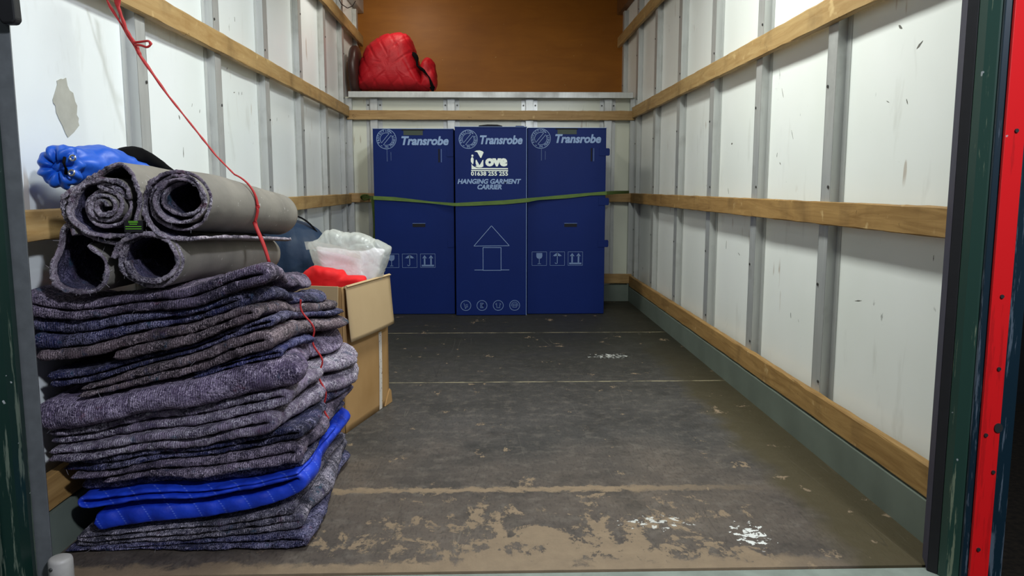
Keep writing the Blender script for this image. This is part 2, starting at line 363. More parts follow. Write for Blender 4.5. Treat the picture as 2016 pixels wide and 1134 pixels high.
for q in ((461, 182, .012, .005, 10), (470, 184, .010, .004, 90), (476, 184, .010, .004, 80), (353, 231, .012, .007, 120), (393, 219, .010, .004, 70), (378, 207, .010, .002, 70), (447, 135, .012, .004, 40), (462, 38, .014, .004, 90), (361, 300, .025, .004, 85), (545, 235, .012, .002, 80), (568, 229, .010, .002, 80), (233, 302, .010, .004, 80)): scuff(*q, WL)
for q in ((1441, 283, .014, .009, 0), (1434, 376, .022, .004, 60), (1541, 183, .030, .003, 60), (1560, 265, .028, .002, 60), (1773, 53, .016, .008, 30), (1811, 88, .022, .006, 150), (1430, 482, .028, .004, 90), (1690, 592, .030, .003, 170), (1786, 200, .012, .004, 60), (1557, 621, .014, .004, 80), (1748, 200, .012, .002, 20), (1455, 500, .020, .003, 20), (1838, 508, .010, .002, 90), (1530, 305, .012, .003, 100), (1536, 322, .010, .004, 40)): scuff(*q, WR)

# ------------------------------------------------------------------ rear frame of the truck (door posts)
def post(poly, mat, z0=-.15, z1=2.4, bev=.003):
    global k
    o = MB().prism(poly, z0, z1, axis='z').build('trim_%d' % k, mat, bevel=bev); k += 1; return struct(o)
post([(.966, 1.602), (.988, 1.66), (1.084, 1.66), (1.084, 1.602)], M_purple, bev=.001)            # seal lip
post([(.966, 1.601), (.978, 1.585), (1.0, 1.585), (1.0, 1.601)], M_rubber, bev=.001)         # black gasket
post([(.978, 1.584), (.985, 1.566), (1.004, 1.550), (1.03, 1.550), (1.03, 1.584)], M_green)   # green bull-nose
post([(1.0045, 1.5485), (1.006, 1.543), (1.0165, 1.540), (1.03, 1.540), (1.03, 1.5485)], M_teal, bev=.001)
post([(1.0165, 1.538), (1.0165, 1.53), (1.056, 1.53), (1.056, 1.538)], M_red, bev=.001)
post([(1.0565, 1.533), (1.0565, 1.66), (1.088, 1.66), (1.088, 1.533)], M_teal)
struct(MB().box(1.6, 7.0, 6.0, 6.2, -.9, 3.2).build('dark_backdrop', M_dark)); struct(MB().box(-7.0, -1.6, 6.0, 6.2, -.9, 3.2).build('dark_backdrop_left', M_dark))  # added dark backdrops standing in for the darkness outside
post([(-1.10, 1.601), (-1.10, 1.66), (-.971, 1.66), (-.938, 1.601)], M_jambgrey, bev=.001)
post([(-1.10, 1.52), (-1.10, 1.599), (-.969, 1.599), (-.962, 1.57), (-.968, 1.545), (-.985, 1.52)], M_green2)
struct(MB().box(-1.15, 1.15, 1.54, 1.66, 2.08, 2.39).build('trim_%d' % k, M_teal)); k += 1
# rivets on the red strip
for z, x in ((.62, 1.036), (.47, 1.042), (.33, 1.026), (.95, 1.038), (.25, 1.048), (.08, 1.030)):
    struct(MB().prism([(x+.004*math.cos(t), z+.004*math.sin(t)) for t in np.linspace(0, 6.28, 9)[:-1]], 1.527, 1.5302).build('trim_%d' % k, M_dark)); k += 1
struct(MB().prism([(1.051+.009*math.cos(t), .345+.010*math.sin(t)) for t in np.linspace(0, 6.28, 15)[:-1]], 1.5275, 1.5302).build('trim_%d' % k, M_dark)); k += 1
struct(MB().box(-7.0, 7.0, -4, 6.2, -.95, -.9).build('ground', plain('wet_gravel_yard', lin(58, 48, 34), .9, 0, .3)))

# rubber buffer and white stop on the left post
b = MB(); b.prism([(-.944, 1.22), (-.912, 1.22), (-.910, 1.160), (-.916, 1.152), (-.938, 1.152), (-.944, 1.162)], 1.575, 1.599)
tag(b.build('door_buffer', M_rubber, bevel=.004), 'black rubber block at the top of the left door post', 'buffer')
s = empty('roller_stop', (-.915, 1.60, .0)); tag(s, 'white plastic cylinder standing on the floor by the foot of the left door post', 'stopper')
def lathe(prof, n=28):
    V = [(r*math.cos(2*math.pi*i/n), r*math.sin(2*math.pi*i/n), z) for r, z in prof for i in range(n)]
    Fc = [(a*n+i, a*n+(i+1) % n, (a+1)*n+(i+1) % n, (a+1)*n+i) for a in range(len(prof)-1) for i in range(n)]
    return V, Fc+[tuple(range(n))[::-1], tuple(range((len(prof)-1)*n, len(prof)*n))]
M_wplas = plain('yellowed_white_plastic', lin(190, 186, 180), .45, 0, .08)
V, Fc = lathe([(.024, -.05), (.024, .055), (.022, .061), (.018, .063), (.002, .063)]); s.location = (-.912, 1.585, 0)
bdy = mesh_obj('body', V, Fc, M_wplas, s, True)
V, Fc = lathe([(.004, 0), (.004, .002), (.002, .003)], 12); o = mesh_obj('screw', V, Fc, M_bolt, bdy, True); o.location = (-.008, -.0225, .046); o.rotation_euler = (math.pi/2, 0, 0)

# ------------------------------------------------------------------ folded blankets
def blanket_mat(name, dark, mid, light, seed, rib=1.0):
    m = NT(name, .95, 0, .1); v = m.co(loc=(seed, seed*1.3, 0))
    n1 = m.noise(v, 15, 6, .68); n2 = m.noise(v, 62, 5, .74, 1.2); n3 = m.noise(v, 210, 3, .7, 2.0)
    n0 = m.noise(m.co(loc=(seed*3, 1, seed)), 5.5, 4, .6, .5); pat = m.step(n0, .44, .57)
    c = m.mix(m.step(n1, .42, .58), lin(*dark), lin(*mid))
    c = m.mix(m.mul(m.step(n2, .50, .62), m.mul(m.mul(pat, .75), .15, 'ADD')), c, lin(*light))
    def worm(sc2, w_, sd):
        q = m.noise(m.co(loc=(sd, seed, sd)), sc2, 1.5, .5, 2.6); a_ = m.n('ShaderNodeMath', operation='ABSOLUTE', i_0=m.mul(q, -.5, 'ADD')).outputs[0]
        return m.ramp(a_, [(0, (1, 1, 1, 1)), (w_, (0, 0, 0, 1))])
    br = lin(min(light[0]+56, 238), min(light[1]+52, 232), min(light[2]+54, 242))
    gate = m.step(m.noise(m.co(loc=(seed, 9, 1)), 28, 2), .46, .58)
    c = m.mix(m.mul(m.mul(worm(48, .05, 2), gate), .85), c, br)
    c = m.mix(m.mul(worm(80, .045, 6), m.mul(m.mul(pat, .75), .12, 'ADD')), c, br)
    c = m.mix(m.mul(m.step(n3, .60, .66), .6), c, br)
    c = m.mix(m.mul(m.step(m.noise(v, 120, 2, .6), .58, .66), .7), c, lin(12, 12, 26))
    fl = m.noise(m.co(loc=(seed, 5, 5)), 34, 3, .7); hue = m.ramp(m.noise(v, 9, 2), [(.35, lin(110, 44, 62)), (.48, lin(66, 62, 96)), (.6, lin(34, 92, 112)), (.68, lin(96, 60, 108))])
    c = m.mix(m.mul(m.step(fl, .58, .68), .5), c, hue)
    hs = m.n('ShaderNodeHueSaturation', i_Saturation=1.1, i_Value=.98); m.t.links.new(c, hs.inputs['Color']); m.color(hs.outputs[0])
    w1 = m.n('ShaderNodeTexWave', bands_direction='X', i_Vector=v, i_Scale=58, i_Distortion=3.0, i_Detail=2, i_Detail_Scale=2).outputs[1]
    h = m.mul(m.mul(w1, .5*rib), m.mul(n3, 1.0), 'ADD'); h = m.mul(h, n2, 'ADD')
    m.bump(h, .8, .005)
    try: m.b.inputs['Sheen Weight'].default_value = .04; m.b.inputs['Sheen Roughness'].default_value = .6
    except Exception: pass
    return m.m
PURP = ((28, 24, 42), (96, 86, 106), (158, 146, 164))
NAVY = ((10, 12, 34), (40, 44, 82), (124, 122, 150))
BROWN = ((38, 32, 38), (100, 86, 92), (152, 138, 142))
LAV = ((70, 60, 82), (140, 126, 148), (204, 192, 208))
GREY = ((26, 28, 44), (96, 94, 110), (172, 166, 178))
m = NT('loose_fibres', .9); m.color(lin(205, 198, 208)); M_fib = m.m
m = NT('blue_quilted_nylon', .5, 0, .4); v = m.co(); n = m.noise(v, 22, 4)
c = m.mix(m.step(n, .35, .7), lin(28, 68, 206), lin(22, 50, 172))
q = m.n('ShaderNodeTexWave', bands_direction='DIAGONAL', i_Vector=m.co(scale=(1, .8, .55)), i_Scale=10.2, i_Distortion=.3).outputs[1]
ln = m.step(q, .985, .997); dash = m.step(m.n('ShaderNodeTexWave', bands_direction='Z', i_Vector=m.co(scale=(1, 1, 1), rot=(.3, 0, 0)), i_Scale=60).outputs[1], .4, .5)
m.color(m.mix(m.mul(m.mul(ln, dash), .42), c, lin(120, 150, 240))); m.bump(m.mul(m.mul(q, -.9), n, 'ADD'), .6, .006); M_bquilt = m.m

US = [65, 100, 200, 300, 400, 500, 600]
TOPS = {'floor': [1098, 1097, 1094, 1091, 1087, 1083, 1079],
 'b15': [1074, 1074, 1072, 1064, 1058, 1050, 1044], 'b14': [1050, 1050, 1049, 1038, 1026, 1011, 990],
 'blue': [978, 978, 976, 964, 953, 943, 925], 'b12': [960, 958, 956, 943, 936, 924, 911],
 'b11': [932, 930, 932, 910, 896, 884, 866], 'b10': [910, 908, 902, 886, 872, 856, 840],
 'b9': [884, 882, 868, 850, 832, 812, 796], 'b8': [852, 850, 834, 812, 793, 772, 756],
 'b7': [790, 789, 784, 764, 737, 712, 702], 'b6': [788, 787, 780, 758, 727, 694, 680],
 'b5': [775, 774, 752, 722, 686, 650, 636], 'b4': [738, 738, 724, 700, 668, 630, 612],
 'b3': [688, 694, 678, 655, 628, 597, 580], 'b2': [618, 636, 628, 616, 600, 563, 550], 'b1': [560, 588, 592, 577, 555, 519, 514]}
FY = 1.75
def zx(u, v): return at(u, v, FY)
XS = np.array([at(u, 800, FY)[0] for u in US])
ZT = {n_: np.array([at(u, v, FY)[1] for u, v in zip(US, vs)]) for n_, vs in TOPS.items()}
ZT['floor'][:] = 0.002
def interp_s(x, X, Y):   # smooth interpolation
    h = .045
    return (np.interp(x-h, X, Y)+2*np.interp(x, X, Y)+np.interp(x+h, X, Y))/4
def side_x(z, Y):
    """target x of the pile's right flank at height z, depth Y: squeezed by the twine at Y=2.05"""
    gz = np.interp(z, [0, .10, .2, .3, .38, .46, .55, .66], [-.43, -.425, -.425, -.44, -.445, -.462, -.495, -.53])
    bz = np.interp(z, [0, .10, .2, .27, .33, .42, .50, .58, .67], [-.43, -.43, -.44, -.395, -.380, -.405, -.43, -.46, -.545])
    a = smoothstep(2.06, 2.22, Y); return gz*(1-a)+bz*a
def settle(z, x, Y):
    return z*(1-.125*smoothstep(1.82, 2.34, Y)*smoothstep(.3, .60, z))
def ribbon(path, th, Y0, Y1, seed, rows=56, xend=None, amp=.0022, wav=.005, lobes=True, yjit=.004, fold=None):
    """a thick cloth strip following path (x,z), swept back in Y; rounded lips all round"""
    P = np.array(path, float); seg = np.r_[0, np.cumsum(np.linalg.norm(np.diff(P, axis=0), axis=1))]
    n = int(seg[-1]/.0065)+2; s = np.linspace(0, seg[-1], n); P = np.c_[np.interp(s, seg, P[:, 0]), np.interp(s, seg, P[:, 1])]
    for _ in range(2): P[1:-1] = (P[:-2]+2*P[1:-1]+P[2:])/4
    T = np.gradient(P, axis=0); T /= np.linalg.norm(T, axis=1)[:, None]+1e-9; N = np.c_[-T[:, 1], T[:, 0]]
    th = np.interp(s, seg, th) if not np.isscalar(th) else np.full(n, th)
    rr = th.mean()/2
    pe = lambda d_: np.sqrt(np.clip(1-(1-np.clip(d_/rr, 0, 1))**2, .02, 1))
    ends = pe(np.minimum(s, seg[-1]-s))
    q = np.linspace(0, 1, rows); e = 7
    ys = np.r_[Y0+rr*np.linspace(0, 1, e)**1.6, np.linspace(Y0+rr, Y1-rr, rows)[1:-1], Y1-rr*np.linspace(1, 0, e)**1.6]
    yy = ys[:, None]+0*s[None]; dy = np.minimum(ys-Y0, Y1-ys); pf = pe(dy)[:, None]
    # front lip wanders
    jit = yjit*1.6*np.sin(s*8+seed*1.7)+yjit*.7*np.sin(s*31+seed*2.1)+yjit*.4*np.sin(s*83+seed)
    yy = yy+jit[None]*(1-smoothstep(0, .12, yy-Y0))
    tp = []
    for sg in (1, -1):
        X = P[None, :, 0]+sg*N[None, :, 0]*(th*ends)[None]*pf/2; Z = P[None, :, 1]+sg*N[None, :, 1]*(th*ends)[None]*pf/2
        if xend is not None:
            w_ = smoothstep(xend-.26, xend, X); 
            if lobes:
                k_ = smoothstep(Y0+.01, Y0+.27, yy); tx = side_x(Z, yy)
                lob = .012*np.sin(seed*3.1+Z*60+yy*9)*smoothstep(1.8, 1.95, yy)
                X = X+w_*k_*(tx-xend+lob)
                X = X-w_*.020*np.exp(-((yy-2.055)/.032)**2)*smoothstep(.16, .28, Z)*(yy > 1.8)
                X = X-w_*.035*smoothstep(Y1-.075, Y1, yy)**2
                X = X+w_*.013*np.exp(-((yy-Y0-.10)/.07)**2)*math.sin(seed*2.3)
        P3 = np.stack([X, yy, Z], -1)
        lw = fnoise(np.stack([X*1.0, yy, Z*0+seed*.0], -1), 9, 3, 2)   # shared by every layer: they do not cross
        Z = Z+wav*lw*np.clip(Z/.08, 0, 1)
        if lobes and xend is not None:   # pinch towards the twine
            g = np.exp(-((yy-2.05)/.07)**2)*smoothstep(xend-.14, xend, X); Z = Z+g*(.36-Z)*.05*smoothstep(.15, .25, Z)
        Z = settle(Z, X, yy)
        P3 = np.stack([X, yy, Z], -1)
        nn = fnoise(P3, 70, seed % 7, 3)*amp+fnoise(P3, 330, (seed+3) % 7, 2)*amp*.45
        X = X+sg*N[None, :, 0]*nn*pf; Z = Z+sg*N[None, :, 1]*nn*pf; Yd = yy-nn*(1-pf)
        Z = np.maximum(Z, .0015)
        tp.append(np.stack([X, Yd, Z], -1))
    R, S = tp[0].shape[:2]; V = np.concatenate([tp[0].reshape(-1, 3), tp[1].reshape(-1, 3)]); K = R*S
    i, j = np.meshgrid(np.arange(R-1), np.arange(S-1), indexing='ij'); a = (i*S+j).ravel()
    F1 = np.stack([a, a+S, a+S+1, a+1], 1); F2 = np.stack([a+K, a+1+K, a+S+1+K, a+S+K], 1)
    j = np.arange(S-1); e1 = np.stack([j, j+1, j+1+K, j+K], 1); b_ = (R-1)*S; e2 = np.stack([j+b_, j+b_+K, j+1+b_+K, j+1+b_], 1)
    i = np.arange(R-1)*S; e3 = np.stack([i, i+K, i+S+K, i+S], 1); i2 = i+S-1; e4 = np.stack([i2, i2+S, i2+S+K, i2+K], 1)
    return V, np.concatenate([F1, F2, e1, e2, e3, e4])
def fibres(V, n, seed, L=(.005, .014)):
    """loose curly threads that stand off a cloth surface"""
    r = np.random.default_rng(seed); idx = r.integers(0, len(V), n*6); P = V[idx]
    keep = (P[:, 1] < 1.80) | (P[:, 0] > -.56); P = P[keep][:n]; n = len(P); out = []; Fc = []
    for p in P:
        l = r.uniform(*L)*.8; d = r.normal(size=3)*np.array([1, .35, 1]); d /= np.linalg.norm(d); side = np.cross(d, r.normal(size=3)); side /= np.linalg.norm(side)+1e-9
        off = np.array([.001, -.0012, .0005]) ; cur = r.normal(size=3)*1.5; k0 = len(out); wd = r.uniform(.00010, .0002)
        for t in np.linspace(0, 1, 5):
            c_ = p+off*2+(d*t+cur*t*t)*l*.7+np.array([.0006, -.0010, 0])*math.sin(t*3.1)
            out += [c_-side*wd, c_+side*wd]
        Fc += [(k0+2*q, k0+2*q+1, k0+2*q+3, k0+2*q+2) for q in range(4)]
    return np.array(out), np.array(Fc)
LOW = {}
def make_blanket(name, lower, upper, x0u, x1u, mat, label, seed, layers=2, back=2.36, front=FY, left_fold=False, x0b=None, nf=26, ripple=0):
    xa, xb = at(x0u, 800, FY)[0], at(x1u, 800, FY)[0]
    xx = np.linspace(xa, xb, 70); zb = interp_s(xx, XS, ZT[lower]); zt = interp_s(xx, XS, ZT[upper]); h = zt-zb
    g = .0045; path = []; th = []
    if layers == 1:
        zc = (zb+zt)/2; path = list(zip(xx, zc)); th = list(np.maximum(h-g, .008))
        # taper ends
    else:
        lt = np.maximum(h/layers-g, .006); xo = xb
        for k_ in range(layers):
            zc = zb+h*(k_+.5)/layers
            a = list(zip(xx, zc, lt))
            if k_ == 0 and x0b is not None: a = [q for q in a if q[0] > at(x0b, 800, FY)[0]]
            lo = .5*lt[-1]*1.05
            a = [q for q in a if q[0] < xb-.5*h[-1]/1.0+.002 or layers == 1]
            if left_fold or layers > 2: a = [q for q in a if q[0] > xa+.5*h[0]*.5] if k_ > 0 else a
            if k_ % 2 == 1: a = a[::-1]
            if k_ > 0:   # u-turn arc joining
                p0 = path[-1]; p1 = a[0][:2]; c0 = ((p0[0]+p1[0])/2, (p0[1]+p1[1])/2); r_a = abs(p1[1]-p0[1])/2; sg = 1 if k_ % 2 == 1 else -1
                for q in np.linspace(-math.pi/2, math.pi/2, 9)[1:-1]:
                    path.append((c0[0]+sg*r_a*1.5*math.cos(q), c0[1]+r_a*math.sin(q))); th.append(a[0][2])
            path += [(q[0], q[1]) for q in a]; th += [q[2] for q in a]
    if ripple:
        path = [(p[0], p[1]+ripple*math.sin(p[0]*23+seed)) for p in path]
    V, Fc = ribbon(path, np.array(th), front, back, seed, xend=max(p[0] for p in path)+np.mean(th)*.5)
    fv, ff = fibres(V, nf, seed+50)
    mi = np.r_[np.zeros(len(Fc)), np.ones(len(ff))] if nf else np.zeros(len(Fc))
    if nf: V2 = np.concatenate([V, fv]); F2 = np.concatenate([Fc, ff+len(V)])
    else: V2, F2 = V, Fc
    o = mesh_obj(name, V2, F2, [mat, M_fib], None, True, mi.astype(int)); tag(o, label, 'blanket', None); o['group'] = 'moving blankets folded in the pile'
    return o
bm = lambda cs, seed, rib=1.: blanket_mat('recycled_felt', *cs, seed, rib)
B = [
 ('floor', 'b15', 118, 605, bm(NAVY, 1), 'dark navy folded moving blanket at the very bottom of the pile, lying on the floor', 1, 2, dict(front=1.735)),
 ('b15', 'b14', 132, 603, bm(GREY, 2), 'dark grey folded blanket, second from the floor, directly under the blue quilted one', 2, 3, dict(front=1.74)),
 ('blue', 'b12', 135, 588, bm(NAVY, 4), 'thin nearly black folded blanket lying directly on the blue quilted blanket', 4, 1, dict(front=1.765)),
 ('b12', 'b11', 132, 598, bm(PURP, 5), 'folded purple-grey blanket second above the blue quilted one', 5, 2, dict(x0b=190)),
 ('b11', 'b10', 115, 592, bm(NAVY, 6), 'navy folded blanket with a frayed ragged edge, three above the blue quilted one', 6, 2, {}),
 ('b10', 'b9', 96, 552, bm(LAV, 7), 'pale lilac-grey folded blanket whose rounded left tip sticks out, low in the pile', 7, 2, dict(front=1.742)),
 ('b9', 'b8', 90, 574, bm(LAV, 8), 'thin pale ribbed blanket directly below the thickest lilac one', 8, 2, {}),
 ('b8', 'b7', 72, 596, bm(((56, 46, 72), (112, 98, 126), (178, 166, 190)), 9), 'thickest lilac-purple blanket with one broad rounded front fold, halfway up the pile', 9, 1, dict(front=1.735)),
 ('b7', 'b6', 380, 562, bm(((22, 26, 62), (52, 56, 104), (112, 112, 150)), 10, 1.6), 'thin bright navy ribbed blanket showing only at the right, above the thickest lilac one', 10, 2, dict(back=2.1)),
 ('b6', 'b5', 162, 546, bm(BROWN, 11), 'brownish grey folded blanket with a pale square left end, above the thickest lilac one', 11, 2, {}),
 ('b5', 'b4', 92, 548, bm(NAVY, 12), 'navy folded blanket in the upper half of the pile with a stepped back left end', 12, 2, {}),
 ('b4', 'b3', 84, 522, bm(BROWN, 13), 'dark brownish folded blanket third from the top of the pile', 13, 2, dict(x0b=225)),
 ('b3', 'b2', 72, 508, bm(NAVY, 14), 'blue-grey folded blanket second from the top of the pile, curling under at the left', 14, 2, {}),
 ('b2', 'b1', 68, 548, bm(PURP, 15), 'topmost folded purple-grey blanket of the pile, under the rolled mats', 15, 2, dict(front=1.745)),
]
offs = [0, .006, .012, -.004, .008, -.010, .004, -.012, .010, -.006, .012, -.006, .008, -.008]
for (lo, up, a, b_, mt, lb, sd, ly, kw), of in zip(B, offs):
    kw['front'] = kw.get('front', FY)+of; make_blanket('moving_blanket', lo, up, a, b_, mt, lb, sd, ly, **kw)
# the blue quilted one: lower flap, open fold at the right, closed fold at the left
bl = lambda u, v: at(u, v, FY)
pts = [bl(186, 1026), bl(250, 1019), bl(330, 1008), bl(420, 996), bl(500, 984), bl(560, 968), bl(590, 953), bl(596, 941), bl(585, 930), bl(560, 930),
       bl(500, 943), bl(430, 952), bl(330, 963), bl(240, 974), bl(190, 979)]
pts2 = [(p[0], p[1]) for p in pts]
pth = [bl(190, 1026), bl(250, 1019), bl(330, 1009), bl(420, 998), bl(500, 986), bl(560, 971), bl(588, 957), bl(597, 945), bl(588, 936), bl(560, 942), bl(500, 955), bl(430, 964), bl(330, 977), bl(240, 987), bl(180, 996), bl(158, 996), bl(152, 988), bl(160, 982), bl(200, 979), bl(300, 969), bl(400, 958), bl(500, 948), bl(570, 933), bl(590, 929)]
tb = np.interp(np.arange(len(pth)), [0, 6, 8, 12, 16, 23], [.040, .030, .012, .010, .010, .009])
V, Fc = ribbon(pth, tb, 1.742, 2.36, 3, xend=max(p[0] for p in pth)+.006, amp=.0012, yjit=.003)
o = mesh_obj('quilted_blanket', V, Fc, M_bquilt, None, True); tag(o, 'bright blue quilted moving blanket, folded near the bottom of the grey pile', 'blanket')

# ------------------------------------------------------------------ rolled felt-backed mats
m = NT('grey_foam_backing', .75, 0, .25); v = m.co(); n = m.noise(v, 6, 4); n2 = m.noise(v, 160, 2)
c = m.mix(m.step(n, .35, .7), lin(138, 133, 124), lin(117, 113, 106)); c = m.mix(m.mul(m.step(m.noise(v, 60, 2), .70, .73), .7), c, lin(200, 196, 190))
m.color(c); m.bump(n2, .25, .001); M_foam = m.m
M_felt = blanket_mat('navy_felt', (16, 16, 34), (40, 40, 72), (92, 88, 116), 21, 0)
M_edge = blanket_mat('fluffy_felt_edge', (60, 52, 68), (150, 136, 150), (226, 212, 220), 23, 0)
def roll(name, ctr, label, th, seed, Y0=1.72, Y1=2.55, drop=.055, flip=True, extra=None, drift=0.0, tagobj=True):
    """ctr: polyline (x,z) of the sheet, from inner end to the outer end (outer face = +normal by flip)"""
    P = np.array(ctr, float); seg = np.r_[0, np.cumsum(np.linalg.norm(np.diff(P, axis=0), axis=1))]
    n = int(seg[-1]/.0035)+2; s = np.linspace(0, seg[-1], n); P = np.c_[np.interp(s, seg, P[:, 0]), np.interp(s, seg, P[:, 1])]
    for _ in range(3): P[1:-1] = (P[:-2]+2*P[1:-1]+P[2:])/4
    T = np.gradient(P, axis=0); T /= np.linalg.norm(T, axis=1)[:, None]+1e-9; N = np.c_[-T[:, 1], T[:, 0]]*(-1 if flip else 1)
    cx_, cz_ = P.mean(0)
    ys = np.r_[Y0+.004*np.linspace(0, 1, 4), np.linspace(Y0+.004, Y1, 46)[1:]]
    yy = ys[:, None]+0*s[None]; jit = .004*np.sin(s*40+seed)+.003*np.sin(s*97+seed*2); wob = .012*np.sin(np.linspace(0, 9, n)+seed)
    jf = 1-smoothstep(0, .1, yy-Y0); yy = yy+(jit+wob)[None]*jf
    pf = np.interp(ys-Y0, [0, .001, .0025, .004], [.35, .7, .92, 1.])[:, None]
    tt = (ys-Y0)/(Y1-Y0); tp = []
    for sg in (1, -1):
        X = P[None, :, 0]+sg*N[None, :, 0]*th/2*pf; Z = P[None, :, 1]+sg*N[None, :, 1]*th/2*pf
        Z = Z-drop*(tt**1.3)[:, None]; X = X+drift*tt[:, None]
        Z = Z+.006*np.sin(yy*7+seed)*0
        P3 = np.stack([X, yy, Z], -1); am = .0022 if sg < 0 else .0006
        nn = fnoise(P3, 90, seed % 5, 3)*am; edge = np.exp(-((yy-Y0)/.007)**2)*(.0008+fnoise(P3, 420, 2, 2)*.0019)
        lw = fnoise(P3*np.array([1, 1, 1]), 6, seed % 6, 1)*.004*smoothstep(0, .3, yy-Y0)
        X = X+sg*N[None, :, 0]*(nn+edge)+N[None, :, 0]*lw; Z = Z+sg*N[None, :, 1]*(nn+edge)+N[None, :, 1]*lw
        tp.append(np.stack([X, yy-edge, Z], -1))
    R, S = tp[0].shape[:2]; V = np.concatenate([tp[0].reshape(-1, 3), tp[1].reshape(-1, 3)]); K = R*S
    i, j = np.meshgrid(np.arange(R-1), np.arange(S-1), indexing='ij'); a = (i*S+j).ravel(); row = i.ravel()
    F1 = np.stack([a, a+S, a+S+1, a+1], 1); F2 = np.stack([a+K, a+1+K, a+S+1+K, a+S+K], 1)
    j = np.arange(S-1); e1 = np.stack([j, j+1, j+1+K, j+K], 1); b_ = (R-1)*S; e2 = np.stack([j+b_, j+b_+K, j+1+b_+K, j+1+b_], 1)
    i = np.arange(R-1)*S; e3 = np.stack([i, i+K, i+S+K, i+S], 1); i2 = i+S-1; e4 = np.stack([i2, i2+S, i2+S+K, i2+K], 1)
    mi = np.concatenate([np.where(row < 3, 2, 0), np.where(row < 4, 2, 1), np.full(len(e1), 2), np.full(len(e2), 2), np.full(len(e3), 2), np.full(len(e4), 2)])
    # curly fibres along the cut edge and in the mouth
    rr = np.random.default_rng(seed); base = V[:K][:3*S]; pick = base[rr.integers(0, len(base), 60)]
    fv, ff = [], []
    for p in pick:
        d = rr.normal(size=3); d[1] = -abs(d[1])*.6; d /= np.linalg.norm(d); sd = np.cross(d, rr.normal(size=3)); sd /= np.linalg.norm(sd); l = rr.uniform(.002, .005); k0 = len(fv); cu = rr.normal(size=3)*1.3
        for t in np.linspace(0, 1, 4):
            c_ = p+(d*t+cu*t*t)*l; fv += [c_-sd*.0002, c_+sd*.0002]
        ff += [(k0+2*q, k0+2*q+1, k0+2*q+3, k0+2*q+2) for q in range(3)]
    V2 = np.concatenate([V, np.array(fv)]); F2 = np.concatenate([F1, F2, e1, e2, e3, e4, np.array(ff)+len(V)]); mi = np.r_[mi, np.full(len(ff), 3)]
    o = mesh_obj(name, V2, F2, [M_foam, M_felt, M_edge, M_fib], None, True, mi)
    tag(o, label, 'rolled mat', 'rolled felt mats on the blanket pile'); return o
RY = 1.72
def pxs(L): return [at(u, v, RY) for u, v in L]
def spiral(cu, cv, r0, r1, a0, turns, asp=1.0, n=40, cu1=None, cv1=None, asp1=None):
    out = []
    for i in range(int(n*turns)+1):
        t = i/(n*turns); a = a0+turns*2*math.pi*t; r = r0+(r1-r0)*t
        out.append((cu+((cu1 or cu)-cu)*t+r*math.cos(a), cv+((cv1 or cv)-cv)*t-r*(asp+((asp1 or asp)-asp)*t)*math.sin(a)))
    return out
# top right roll: angle grows counter-clockwise in the picture, sheet ends low on the right
inner = spiral(359, 388, 37, 68, math.radians(90), 3.5, .78, cu1=347, cv1=401, asp1=1.0)
inner = [(u, v) for u, v in inner]
tail = [(392, 462), (412, 470)]
roll('rolled_mat', pxs([(378, 412), (372, 396), (362, 384), (345, 380), (328, 386)][0:0]+inner+[(366, 471), (380, 471), (394, 468)]), 'top right mat roll, grey-backed, with an oval hollow end of tight layers', .0072, 2, Y1=2.50, drop=.055)
# top left roll: tight spiral within a loose outer sheet that peaks at the top
sp = spiral(207, 406, 10, 53, 0, 3.6, .90, cu1=203, cv1=408)
outer = [(253, 392), (250, 372), (232, 356), (200, 352), (165, 362), (142, 385), (137, 415), (150, 440), (175, 458), (215, 466), (255, 462), (272, 440), (279, 405), (272, 365), (258, 338), (240, 322), (215, 330), (180, 349), (140, 372), (120, 389), (119, 412), (132, 440), (160, 462), (195, 476), (222, 480), (238, 478)]
roll('rolled_mat', pxs(sp[:-12]+outer), 'upper left mat roll with a tight spiral inside a loose outer wrap', .0085, 5, Y1=2.50, drop=.05)
# lower right roll: wide hollow mouth
inn = spiral(297, 507, 53, 68, math.radians(-170), 1.95, .84, cu1=291, cv1=516)
roll('rolled_mat', pxs(inn), 'lower right mat roll with one wide round hollow mouth', .0095, 9, Y1=2.52, drop=.055)
# lower left roll: drooping teardrop loop
tl = [(148, 556), (140, 520), (133, 480), (128, 445), (122, 440), (112, 470), (104, 505), (97, 535), (106, 560), (130, 572), (160, 577), (190, 573), (207, 560), (214, 540), (208, 524)]
tl = [(150, 462), (138, 446), (126, 442), (117, 452), (110, 480), (102, 512), (98, 540), (108, 560), (132, 572), (162, 576), (190, 572), (207, 558), (211, 540), (204, 522), (186, 500), (168, 484)]
roll('rolled_mat', pxs(tl), 'drooping teardrop-shaped mat roll at the lower left, nearest the left wall', .0085, 12, Y1=2.45, drop=.02)
